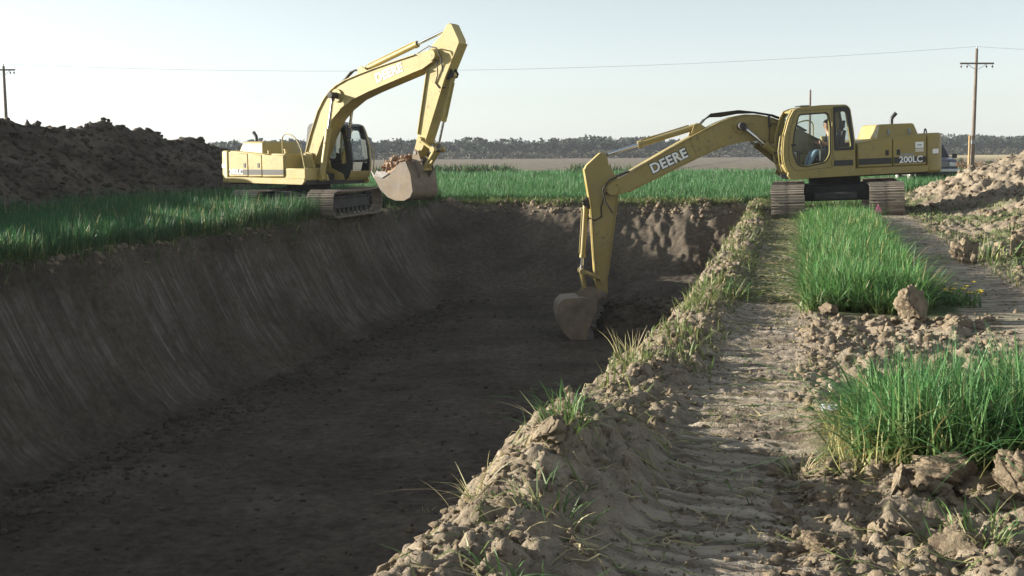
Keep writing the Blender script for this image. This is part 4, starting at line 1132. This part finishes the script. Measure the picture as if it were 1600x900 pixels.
    # hoses over the boom
    for k, yy in enumerate((-.10, -.03, .05, .12)):
        m = MB(); m.tube([(.25, yy, .55), (.6, yy, .84), (1.1, yy, 1.14), (1.55, yy, 1.30), (2.0, yy, 1.37+.02*k), (2.45, yy, 1.37+.03*k), (2.75, yy, 1.42+.02*k), (2.95, yy, 1.36), (3.12, yy*.6, 1.22)], .022, 7); m.build("hydraulic_hose", M['rubber'], boom)
    for k, yy in enumerate((hw+.03, -hw-.03)):
        m = MB(); m.tube([(5.20, yy*.5, .40), (5.5, yy*.9, .33), (5.80, yy*1.05, .26), (6.02, yy*1.1, .05), (6.0, yy*1.1, -.3), (5.86, yy*1.05, -.62)], .022, 7); m.build("hydraulic_hose", M['rubber'], boom)
    tipx = FX + BOOM_L*math.cos(boom_a); tipz = FZ + BOOM_L*math.sin(boom_a)
    P2 = lambda Mx, x, z: ((Mx @ Vector((x, 0, z))).x, (Mx @ Vector((x, 0, z))).z)
    # ---- boom rams
    for s in (1, -1):
        cylinder(root, (1.12, 1.20), P2(BF, 2.06, 1.02), YB + s*.46, .085, .60, "boom_ram", Y)
    # ---- arm
    AF = frame(tipx, tipz, arm_a, YB)
    m = MB(); m.prism(ARM_PROF, -.17, .17); arm = m.build("arm", Y, root, AF, bevel=.012)
    fl = [(-.50, .785), (.55, .525), (1.5, .395), (2.5, .245)]
    m = MB(); m.prism([(a, b-.012) for a, b in fl] + [(a, b+.012) for a, b in fl[::-1]], -.215, .215); m.build("front_flange", Y, arm)
    fl = [(.18, -.175), (1.2, -.127), (2.32, -.075)]
    m = MB(); m.prism([(a, b-.012) for a, b in fl] + [(a, b+.012) for a, b in fl[::-1]], -.215, .215); m.build("rear_flange", Y, arm)
    m = MB(); m.cyl((0, -.36, 0), (0, .36, 0), .16, n=22); m.build("pivot_boss", Y, arm, bevel=.01)
    m = MB(); m.prism([(.15, .5), (.62, .44), (.48, .74), (.36, .76)], -.12, -.09); m.prism([(.15, .5), (.62, .44), (.48, .74), (.36, .76)], .09, .12); m.build("ram_bracket", M['under'], arm)
    for s in (1, -1):
        m = MB(); m.tube([(-.15, s*.30, -.12), (.15, s*.26, .20), (.5, s*.2, .26), (.75, s*.19, .22), (.86, s*.19, .40), (.80, s*.15, .58)], .018, 7); m.build("hydraulic_hose", M['rubber'], arm)
    for xx in (.95, 2.0, 2.25):
        m = MB(); m.cyl((xx, -.19, .40-(xx-1)*.12), (xx, .19, .40-(xx-1)*.12), .022, n=8); m.build("pipe_clamp", M['steel'], arm)
    cylinder(root, P2(BF, 3.16, 1.22), P2(AF, -.88, .32), YB, .082, .62, "arm_ram", Y)
    J = P2(AF, *joint)
    cylinder(root, P2(AF, .42, .66), J, YB, .068, .80 if bucket_a > -.5 else .62, "bucket_ram", Y)
    bx, bz = P2(AF, 2.85, 0)
    KF = frame(bx, bz, bucket_a, YB)
    K = P2(KF, .50, .10)
    A2 = P2(AF, 2.45, .06)
    for s in (1, -1):
        m = MB(); m.cyl((J[0], YB+s*.22, J[1]), (A2[0], YB+s*.22, A2[1]), .05, n=10); m.cyl((J[0], YB+s*.17, J[1]), (J[0], YB+s*.27, J[1]), .085, n=14); m.cyl((A2[0], YB+s*.17, A2[1]), (A2[0], YB+s*.27, A2[1]), .085, n=14); m.build("rocker_link", Y, root)
    m = MB()
    for s in (1, -1): m.cyl((J[0], YB+s*.10, J[1]), (K[0], YB+s*.10, K[1]), .055, n=10)
    m.cyl((J[0], YB-.24, J[1]), (J[0], YB+.24, J[1]), .05, n=12); m.cyl((K[0], YB-.2, K[1]), (K[0], YB+.2, K[1]), .06, n=12)
    m.build("bucket_link", Y, root)
    # ---- bucket
    bwid = .56
    n = len(BUCK_BACK); th = .03
    m = MB(); vs = []
    pts = [Vector((x, 0, z)) for x, z in BUCK_BACK]
    for i, p in enumerate(pts):
        d = (pts[min(i+1, n-1)]-pts[max(i-1, 0)]).normalized(); nr = Vector((-d.z, 0, d.x))*th
        vs += [p+Vector((0, -bwid, 0)), p+Vector((0, bwid, 0)), p+Vector((0, bwid, 0))-nr, p+Vector((0, -bwid, 0))-nr]
    m.add(vs, [(4*i+a, 4*i+(a+1) % 4, 4*i+4+(a+1) % 4, 4*i+4+a) for i in range(n-1) for a in range(4)] + [(3, 2, 1, 0), tuple(range(4*n-4, 4*n))])
    bk = m.build("bucket", M['mudsteel'], root, KF, smooth=40)
    cheek = BUCK_BACK + [(.36, -1.36), (.46, -.98), (.36, -.62), (.22, -.36)]
    for s in (1, -1):
        m = MB(); m.prism(cheek, s*(bwid+.002), s*(bwid+.032)); m.build("cheek_plate", M['mudsteel'], bk, bevel=.006)
        m = MB(); m.prism([(.44, -.80), (.34, -.95), (.28, -1.28), (.40, -1.38), (.52, -1.1)], s*(bwid+.033), s*(bwid+.055)); m.build("side_cutter", M['steel'], bk, bevel=.006)
        m = MB(); m.prism(rounded([(-.13, .0), (.0, .13), (.52, .21), (.64, .08), (.75, -.03), (.18, -.16)], .06), s*.235-.02, s*.235+.02); m.build("hinge_lug", M['mudsteel'], bk, bevel=.006)
    m = MB(); m.cyl((0, -.27, 0), (0, .27, 0), .055, n=14); m.build("hinge_pin", M['steel'], bk)
    for k in range(5):
        yy = -bwid+.07 + k*(2*bwid-.14)/4
        m = MB(); m.add([(.52, yy-.05, -1.33), (.52, yy+.05, -1.33), (.44, yy+.05, -1.47), (.44, yy-.05, -1.47), (.20, yy-.025, -1.53), (.20, yy+.025, -1.53), (.20, yy+.025, -1.55), (.20, yy-.025, -1.55)],
                        [(0, 1, 2, 3), (4, 7, 6, 5), (0, 4, 5, 1), (1, 5, 6, 2), (2, 6, 7, 3), (3, 7, 4, 0)]); m.build("tooth", M['steel'], bk)
    # ---- cab
    CP = [(1.30, 1.12), (1.42, 1.22), (1.50, 1.42), (1.53, 1.70), (1.48, 2.18), (1.36, 2.58), (1.24, 2.80), (1.05, 2.86), (.5, 2.89), (-.15, 2.88), (-.25, 2.78), (-.33, 2.25), (-.37, 1.90), (-.37, 1.12)]
    CP = rounded(CP, .06, 3)
    door_win = rounded([(1.10, 2.66), (.34, 2.68), (.30, 2.3), (.30, 1.62), (.42, 1.42), (.95, 1.33), (1.16, 1.38), (1.27, 1.72), (1.22, 2.2)], [.08, .10, .05, .25, .1, .1, .12, .1, .1], 5)
    rear_win = rounded([(.16, 2.70), (-.14, 2.72), (-.20, 2.3), (-.27, 1.78), (.10, 1.77)], .07, 4)
    def cab_pt(p): return (-p[0], p[1])
    def plate(loops, y, th, name, mat, parent):
        me = curve_mesh(name, [[cab_pt(p) for p in lp] for lp in loops], th/2-.008, .008)
        rot = Matrix(((-1, 0, 0), (0, 0, 1), (0, 1, 0))).to_4x4()
        me.materials.clear()
        return obj(name, me, mat, parent, Matrix.Translation((0, y, 0)) @ rot)
    cab = plate([CP, door_win, rear_win], 1.215, .07, "cab", Y, root)
    ci = (Matrix.Translation((0, 1.215, 0)) @ Matrix(((-1, 0, 0), (0, 0, 1), (0, 1, 0))).to_4x4()).inverted()
    def cpart(mb, name, mat, **k):
        o = mb.build(name, mat, cab, **k); o.matrix_local = ci; return o
    rs_win = rounded([(1.30, 2.20), (1.20, 2.66), (-.12, 2.72), (-.27, 1.78), (.1, 1.62), (1.40, 1.62)], .08, 4)
    o = plate([CP, rs_win], .285, .06, "right_wall", M['black'] if has_outline is False else Y, root); o.parent = cab; o.matrix_local = ci @ (Matrix.Translation((0, .285, 0)) @ Matrix(((-1, 0, 0), (0, 0, 1), (0, 1, 0))).to_4x4())
    # roof, front posts, rear wall as skins between the side plates
    YC = Y if has_outline else M['black']
    def skin(pts, y0, y1, th, name, mat):
        mm = MB(); vs = []; q = [Vector((a, 0, b)) for a, b in pts]
        for i, p in enumerate(q):
            d = (q[min(i+1, len(q)-1)]-q[max(i-1, 0)]).normalized(); nr = Vector((d.z, 0, -d.x))*th
            vs += [p+Vector((0, y0, 0)), p+Vector((0, y1, 0)), p+Vector((0, y1, 0))+nr, p+Vector((0, y0, 0))+nr]
        mm.add(vs, [(4*i+a, 4*i+(a+1) % 4, 4*i+4+(a+1) % 4, 4*i+4+a) for i in range(len(q)-1) for a in range(4)] + [(3, 2, 1, 0), tuple(range(4*len(q)-4, 4*len(q)))])
        return cpart(mm, name, mat, smooth=40)
    yi0, yi1 = .316, 1.150
    skin([(1.25, 2.77), (1.05, 2.85), (.5, 2.88), (-.15, 2.87), (-.23, 2.79)], yi0, yi1, -.04, "roof", YC)
    skin([(1.29, 1.13), (1.41, 1.23), (1.48, 1.40)], yi0, yi1, .03, "front_sill", Y)
    skin([(1.505, 1.68), (1.52, 1.74)], yi0, yi1, .04, "front_crossbar", M['black'])
    for ya, yb in ((yi0, yi0+.06), (yi1-.06, yi1)):
        skin([(1.49, 1.42), (1.52, 1.70), (1.47, 2.18), (1.35, 2.58), (1.24, 2.78)], ya, yb, .04, "front_post", YC)
    skin([(-.36, 1.13), (-.36, 1.90)], yi0, yi1, -.03, "rear_wall", M['black'])
    for ya, yb in ((yi0, yi0+.07), (yi1-.07, yi1)):
        skin([(-.36, 1.90), (-.32, 2.25), (-.24, 2.76)], ya, yb, -.03, "rear_post", M['black'])
    m = MB(); m.box(-.34, 1.30, yi0, yi1, 1.125, 1.16); cpart(m, "cab_floor", M['black'])
    o = plate([CP, door_win, rear_win], 1.165, .02, "cab_lining", M['black'], root); o.parent = cab; o.matrix_local = ci @ (Matrix.Translation((0, 1.165, 0)) @ Matrix(((-1, 0, 0), (0, 0, 1), (0, 1, 0))).to_4x4())
    G = M['glass']
    def pane(pts, y, name="window_pane"):
        m = MB(); m.prism(pts, y-.003, y+.003); return cpart(m, name, G, smooth=0)
    pane(door_win, 1.205); pane(rear_win, 1.205); pane(rs_win, .29)
    m = MB(); q = [(1.475, 1.72), (1.435, 2.18), (1.315, 2.57), (1.225, 2.75)]
    m.prism(q + [(a-.006, b-.001) for a, b in q[::-1]], yi0+.06, yi1-.06); cpart(m, "windscreen", G, smooth=0)
    m = MB(); m.prism([(-.335, 1.92), (-.295, 2.25), (-.215, 2.74), (-.209, 2.74), (-.289, 2.25), (-.329, 1.92)], yi0+.07, yi1-.07); cpart(m, "rear_pane", G, smooth=0)
    # door outline, black gasket rings, handle, hinges, black rear quarter
    def ring(win, grow, y, name, mat):
        cx = sum(p[0] for p in win)/len(win); cz = sum(p[1] for p in win)/len(win)
        big = [(p[0]+(p[0]-cx)/max(1e-6, math.hypot(p[0]-cx, p[1]-cz))*grow, p[1]+(p[1]-cz)/max(1e-6, math.hypot(p[0]-cx, p[1]-cz))*grow) for p in win]
        me = curve_mesh(name, [[cab_pt(p) for p in big], [cab_pt(p) for p in win]], .006)
        me.materials.clear()
        o = obj(name, me, mat, cab); o.matrix_local = ci @ (Matrix.Translation((0, y, 0)) @ Matrix(((-1, 0, 0), (0, 0, 1), (0, 1, 0))).to_4x4()); return o
    ring(door_win, .035, 1.2515, "window_gasket", M['black'])
    rq = rounded([(.21, 2.84), (-.17, 2.84), (-.24, 2.74), (-.285, 2.3), (-.335, 1.95), (-.335, 1.70), (.19, 1.70)], .04, 3)
    me = curve_mesh("quarter_panel", [[cab_pt(p) for p in rq], [cab_pt(p) for p in rear_win]], .006); me.materials.clear()
    o = obj("quarter_panel", me, M['black'], cab); o.matrix_local = ci @ (Matrix.Translation((0, 1.2515, 0)) @ Matrix(((-1, 0, 0), (0, 0, 1), (0, 1, 0))).to_4x4())
    seam = rounded([(1.20, 2.76), (.245, 2.78), (.225, 1.28), (1.22, 1.22), (1.36, 1.40), (1.40, 1.72), (1.36, 2.18)], [.1, .06, .06, .12, .1, .1, .1], 4)
    big = [(a + (.008 if a > .7 else -.008), b + (.008 if b > 2 else -.008)) for a, b in seam]
    me = curve_mesh("door_seam", [[cab_pt(p) for p in big], [cab_pt(p) for p in seam]], .003); me.materials.clear()
    o = obj("door_seam", me, M['black'], cab); o.matrix_local = ci @ (Matrix.Translation((0, 1.2515, 0)) @ Matrix(((-1, 0, 0), (0, 0, 1), (0, 1, 0))).to_4x4())
    for zz in (1.40, 2.40):
        m = MB(); m.cyl((.235, 1.27, zz-.07), (.235, 1.27, zz+.07), .022, n=10); cpart(m, "door_hinge", Y)
    m = MB(); m.box(1.20, 1.32, 1.251, 1.275, 1.86, 1.92); cpart(m, "door_handle", M['black'], bevel=.006)
    m = MB(); m.box(-.31, .20, 1.2505, 1.2535, 1.30, 1.45); cpart(m, "stripe", M['blackvinyl'])
    m = MB(); m.tube([(1.56, 1.20, 1.22), (1.63, 1.22, 1.45), (1.66, 1.23, 1.75), (1.60, 1.22, 2.12), (1.52, 1.2, 2.16)], .018, 8); cpart(m, "grab_rail", Y)
    m = MB(); m.tube([(1.40, .30, 2.45), (1.52, .22, 2.5), (1.6, .18, 2.38), (1.62, .16, 1.9), (1.55, .24, 1.5)], .014, 7); cpart(m, "mirror_stalk", M['black'])
    m = MB(); m.box(1.58, 1.63, .06, .24, 2.38, 2.72); cpart(m, "mirror", M['black'], bevel=.03)
    m = MB(); m.box(.75, 1.0, .5, 1.0, 2.885, 2.915); cpart(m, "roof_hatch", M['black'], bevel=.01)
    # seat, console, levers
    m = MB(); m.prism(rounded([(-.12, 1.52), (.42, 1.56), (.42, 1.44), (-.05, 1.40)], .05, 3), .52, .98); m.prism(rounded([(-.12, 1.52), (-.24, 2.22), (-.14, 2.24), (.0, 1.55)], .05, 3), .54, .96)
    m.prism(rounded([(-.22, 2.27), (-.25, 2.48), (-.17, 2.48), (-.14, 2.27)], .03, 3), .62, .88); m.box(-.02, .32, .6, .9, 1.165, 1.44); m.cyl((-.19, .75, 2.2), (-.2, .75, 2.3), .02)
    cpart(m, "seat", M['seat'], bevel=.01)
    for s in (1, -1):
        m = MB(); m.box(-.05, .52, .75+s*.31-.05, .75+s*.31+.05, 1.30, 1.74); cpart(m, "console", M['black'], bevel=.02)
        m = MB(); m.cyl((.45, .75+s*.31, 1.73), (.48, .75+s*.31, 1.93), .014, n=8); m.cyl((.48, .75+s*.31, 1.90), (.49, .75+s*.31, 2.0), .026, n=10); cpart(m, "control_lever", M['black'])
    for s in (1, -1):
        m = MB(); m.cyl((1.0, .75+s*.09, 1.16), (.98, .75+s*.09, 1.72), .014, n=8); m.box(.92, 1.12, .75+s*.09-.06, .75+s*.09+.06, 1.165, 1.20); cpart(m, "travel_lever", M['black'])
    bpy.context.view_layer.update()
    moved = ("boom", "arm", "boom_ram", "arm_ram", "bucket_ram", "rocker_link", "bucket_link", "bucket", "track_frame", "car_body", "swing_bearing")
    for ch in root.children:
        if ch.name.split('.')[0] not in moved: ch.matrix_local = Matrix.Translation((house_dx, 0, 0)) @ ch.matrix_local
    return root, KF

SW = lambda yaw: math.pi/2 - yaw
HOUSE_DX = .21
YAW_R = R_(180) + THETA + R_(3.0)
bR = (0.95, 34.4, -0.02)
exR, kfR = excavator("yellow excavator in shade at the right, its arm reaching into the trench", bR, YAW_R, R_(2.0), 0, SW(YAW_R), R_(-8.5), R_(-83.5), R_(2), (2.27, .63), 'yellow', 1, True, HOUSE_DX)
YAW_L = THETA - R_(35)
xl, yl = cam_to_world(485, 38.5)
bL = (xl, yl, -0.25)
exL, kfL = excavator("sunlit yellow excavator at the left with raised boom and full bucket", bL, YAW_L, 0, 0, SW(YAW_L), R_(30.9), R_(-104.5), R_(-78), (2.60, .60), 'sunlit_yellow', -1, False)

# ------------------------------------------------------------------ soil carried in the raised bucket
def soil_load(KM, label):
    rng = np.random.default_rng(77)
    S, Fc = clod_shapes(1, 3, rng, .16)
    S = S[0]
    S = S*np.array([.62, .50, .60]) + np.array([.60, 0, -.72])
    S[:, 0] += -0.10*(S[:, 2] < -.9)
    parts_V = [S]; parts_F = [Fc]; off = len(S)
    C, F2 = clod_shapes(300, 1, rng, .3)
    t = -rng.uniform(.25, 1.38, 300); yy = rng.uniform(-.52, .52, 300)
    xx = np.interp(-t, [.2, .5, .9, 1.38], [.22, .18, .20, .36]) + rng.uniform(-.22, .12, 300)
    sz = .02 + .08*rng.uniform(0, 1, 300)**2.5
    C = C*sz[:, None, None] + np.stack([xx, yy, t], -1)[:, None]
    parts_V.append(C.reshape(-1, 3)); parts_F.append((F2[None] + (np.arange(300)*(F2.max()+1))[:, None, None]).reshape(-1, 3) + off)
    me = mesh_np("soil_load", np.concatenate(parts_V), np.concatenate(parts_F), None, True)
    o = obj("soil_load", me, M['redclod']); o.matrix_world = KM
    return tag(o, label, "soil")
bpy.context.view_layer.update()
soil_load(exL.matrix_world @ kfL, "reddish soil and roots heaped in the raised left bucket")

# ------------------------------------------------------------------ operator in the right machine
def skin_body(name, verts, edges, radii, sub=2, root_i=0):
    me = bpy.data.meshes.new(name); me.from_pydata(verts, edges, []); me.update()
    o = bpy.data.objects.new(name, me); COL.objects.link(o)
    sk = o.modifiers.new("skin", 'SKIN'); sk.use_smooth_shade = True
    seen = set(); adj = {i: [] for i in range(len(verts))}
    for a, b in edges: adj[a].append(b); adj[b].append(a)
    for i, r in enumerate(radii):
        d = me.skin_vertices[0].data[i]; d.radius = (r, r) if not isinstance(r, tuple) else r; d.use_root = False
    for i in range(len(verts)):
        if i in seen: continue
        st = [i]; first = i
        while st:
            k = st.pop()
            if k in seen: continue
            seen.add(k); st += adj[k]
        me.skin_vertices[0].data[first].use_root = True
    ss = o.modifiers.new("sub", 'SUBSURF'); ss.levels = sub; ss.render_levels = sub
    dg = bpy.context.evaluated_depsgraph_get()
    out = bpy.data.meshes.new_from_object(o.evaluated_get(dg)); out.name = name
    bpy.data.objects.remove(o)
    return out

def operator(machine):
    root = None
    yc = .75
    V = []; E = []; Rr = []
    def node(p, r, prev=None):
        V.append(p); Rr.append(r)
        if prev is not None: E.append((prev, len(V)-1))
        return len(V)-1
    pel = node((.10, yc, 1.64), .145); ab = node((.10, yc, 1.82), (.15, .12), pel); ch = node((.13, yc, 2.03), (.18, .125), ab)
    nk = node((.17, yc, 2.20), .06, ch); h0 = node((.20, yc, 2.29), .075, nk); h1 = node((.215, yc, 2.385), (.088, .10), h0); h2 = node((.205, yc, 2.46), (.07, .08), h1)
    jn = []; wr = []
    for s in (1, -1):
        hp = node((.16, yc+s*.10, 1.62), .10, pel); kn = node((.60, yc+s*.15, 1.69), .072, hp); an = node((.78, yc+s*.13, 1.27), .048, kn); ft = node((.95, yc+s*.13, 1.205), .042, an)
        sh = node((.13, yc+s*.20, 2.08), .066, ch); el = node((.16, yc+s*.29, 1.82), .05, sh); w = node((.40, yc+s*.31, 1.92), .034, el); pm = node((.465, yc+s*.31, 1.945), .036, w)
        wr.append((s, (.47, yc+s*.31, 1.945)))
    for s, p in wr:                                             # five fingers closing round the lever
        for k in range(4):
            zz = p[2] + .028 - .019*k; ln = (.92, 1.0, .95, .8)[k]
            a = node((p[0]+.01, p[1]+s*.012, zz), .009); b = node((p[0]+.045*ln, p[1]+s*.022, zz), .0085, a); c = node((p[0]+.058*ln, p[1]-s*.004, zz-.003), .008, b); node((p[0]+.036*ln, p[1]-s*.022, zz-.004), .007, c)
        a = node((p[0]-.01, p[1]-s*.022, p[2]+.012), .0105); b = node((p[0]+.02, p[1]-s*.038, p[2]+.024), .0095, a); node((p[0]+.045, p[1]-s*.030, p[2]+.030), .008, b)
    nose = node((.30, yc, 2.375), .016); node((.325, yc, 2.355), .014, nose)
    for s in (1, -1):
        e = node((.195, yc+s*.090, 2.39), .018); node((.190, yc+s*.102, 2.365), .014, e)
    ln = node((.296, yc-.02, 2.318), .009); node((.296, yc+.02, 2.318), .009, ln)
    body = skin_body("person", V, E, Rr)
    p = obj("person", body, M['skin'])
    p.matrix_world = machine.matrix_world @ Matrix.Translation((HOUSE_DX, 0, 0))
    tag(p, "operator in dark shirt and jeans seated at the levers inside the cab", "person")
    def cloth(name, nodes, edges, rad, mat):
        o = obj(name, skin_body(name, nodes, edges, rad), mat, p); return o
    cloth("shirt", [(.10, yc, 1.66), (.10, yc, 1.82), (.13, yc, 2.03), (.165, yc, 2.165), (.13, yc+.20, 2.08), (.155, yc+.275, 1.88), (.13, yc-.20, 2.08), (.155, yc-.275, 1.88)],
          [(0, 1), (1, 2), (2, 3), (2, 4), (4, 5), (2, 6), (6, 7)], [.155, (.165, .135), (.195, .14), .075, .08, .066, .08, .066], M['shirt'])
    cloth("jeans", [(.10, yc, 1.63), (.16, yc+.10, 1.62), (.60, yc+.15, 1.69), (.765, yc+.13, 1.30), (.16, yc-.10, 1.62), (.60, yc-.15, 1.69), (.765, yc-.13, 1.30)],
          [(0, 1), (1, 2), (2, 3), (0, 4), (4, 5), (5, 6)], [.155, .112, .084, .062, .112, .084, .062], M['jeans'])
    for s in (1, -1):
        cloth("boot", [(.785, yc+s*.13, 1.27), (.80, yc+s*.13, 1.205), (.97, yc+s*.13, 1.20)], [(0, 1), (1, 2)], [.058, .055, .048], M['black'])
        m = MB(); m.cyl((.292, yc+s*.034, 2.395), (.306, yc+s*.034, 2.395), .012, .008, 10); m.build("eye", M['black'], p)
    S, Fc = ICO[3]
    k = S[:, 2] > -.25 - .9*(S[:, 0] < .15)
    keepf = [f for f in Fc if k[f].all()]
    me = bpy.data.meshes.new("hair"); me.from_pydata([tuple(v) for v in (S*np.array([.112, .098, .10]) + np.array([.200, yc, 2.435]))], [], [tuple(int(i) for i in f) for f in keepf]); me.update()
    me.polygons.foreach_set("use_smooth", [True]*len(me.polygons))
    h = obj("hair", me, M['hair'], p); so = h.modifiers.new("thick", 'SOLIDIFY'); so.thickness = .012
    return p
operator(exR)

# ------------------------------------------------------------------ small things on the ground
def on_ground(px, py):
    o_, dr = cam_ray(px, py); zg = 0.0
    for _ in range(8):
        t = (zg - o_.z)/dr.z; P = o_ + dr*t; zg = float(ground_z(P.x, P.y))
    return Vector((P.x, P.y, zg))
p = on_ground(1372, 342)
root = tag(empty("marker_flag", Matrix.Translation(p) @ Matrix.Rotation(THETA, 4, 'Z')), "small pink marker flag on a wire before the right track", "marker flag")
m = MB(); m.tube([(0, 0, -.05), (.005, 0, .2), (0, 0, .36)], .006, 6); m.build("wire_staff", M['wire'], root)
m = MB(); m.prism([(0, .36), (-.09, .17), (-.04, .14), (.02, .19), (.09, .15), (.075, .22)], -.004, .004); m.prism([(0, .36), (.01, .19), (.095, .16)], .006, .03); m.build("flag_sheet", M['pink'], root)

p = on_ground(1303, 642)
rl = np.random.default_rng(9)
g = 9
gx, gy = np.meshgrid(np.linspace(-.085, .085, g), np.linspace(-.04, .04, 6))
gz = .018 + .030*np.abs(pn(gx*22, gy*22, 500)) + .03*np.abs(gx)*4*0.5
ii = np.arange(g*6).reshape(6, g)
me = mesh_np("paper_litter", np.stack([gx+.01*pn(gx*9, gy*9, 501), gy+.02*pn(gx*7, gy*7, 502), gz], -1).reshape(-1, 3), np.stack([ii[:-1, :-1], ii[:-1, 1:], ii[1:, 1:], ii[1:, :-1]], -1).reshape(-1, 4), None, True)
o = obj("paper_litter", me, M['paper']); o.location = p; o.rotation_euler = (.25, 0, THETA)
so = o.modifiers.new("thick", 'SOLIDIFY'); so.thickness = .003
tag(o, "crumpled white scrap of litter beside the wheat clump", "litter")
c = big_clod(1300, 622, .055, .06, "pale rounded stone standing just above the white litter", 231, .06, 'stone'); c.name = "pale_stone"; c["category"] = "stone"

def flower_plant(px, py, label, seed, n=9):
    p = on_ground(px, py)
    rng = np.random.default_rng(seed)
    root = tag(empty("wildflower_plant", Matrix.Translation(p)), label, "wildflower", "yellow wildflowers by the right lane")
    x = rng.normal(0, .10, 60); y = rng.normal(0, .10, 60)
    me = blades("foliage", x, y, x*0-.01, rng.uniform(.10, .24, 60), rng.uniform(.014, .026, 60), np.abs(rng.normal(.3, .2, 60)), np.abs(rng.normal(0, .8, 60)), (0.08, 0.12, 0.035), (0.07, 0.17, 0.045), rng, 3)
    obj("foliage", me, M['leaf'], root)
    for k in range(n):
        a, b, h = rng.normal(0, .12), rng.normal(0, .12), rng.uniform(.12, .20)
        m = MB()
        for j in range(5):
            t = 2*math.pi*j/5
            m.add([(a, b, h), (a+.026*math.cos(t-.4), b+.026*math.sin(t-.4), h+.012), (a+.036*math.cos(t), b+.036*math.sin(t), h+.016), (a+.026*math.cos(t+.4), b+.026*math.sin(t+.4), h+.012)], [(0, 1, 2, 3)])
        fh = m.build("flower_head", M['petal'], root, smooth=0)
        m = MB(); m.tube([(a*.5, b*.5, 0), (a*.8, b*.8, h*.6), (a, b, h)], .003, 5); m.build("stem", M['stem'], fh)
flower_plant(1498, 478, "yellow flowering weed at the edge of the right lane, nearest plant", 601, 12)
flower_plant(1478, 466, "yellow flowering weed just left of the nearest flowering weed", 602, 6)

# ------------------------------------------------------------------ haze: one closed box of thin air round the whole place
m = MB(); m.box(-1600, 1600, -220, 1600, -5.0, 16.0)
hz = m.build("haze", None, smooth=0)
hm = bpy.data.materials.new("thin_haze"); hm.use_nodes = True
hn = hm.node_tree.nodes; hl = hm.node_tree.links
hn.remove(hn["Principled BSDF"])
pv = hn.new("ShaderNodeVolumePrincipled")
pv.inputs["Color"].default_value = (0.86, 0.92, 1.0, 1)
pv.inputs["Density"].default_value = 0.0002
pv.inputs["Anisotropy"].default_value = 0.0
hl.new(pv.outputs[0], hn["Material Output"].inputs["Volume"])
hz.data.materials.append(hm)
tag(hz, "thin pale haze hanging over the whole field", "haze", kind="stuff")
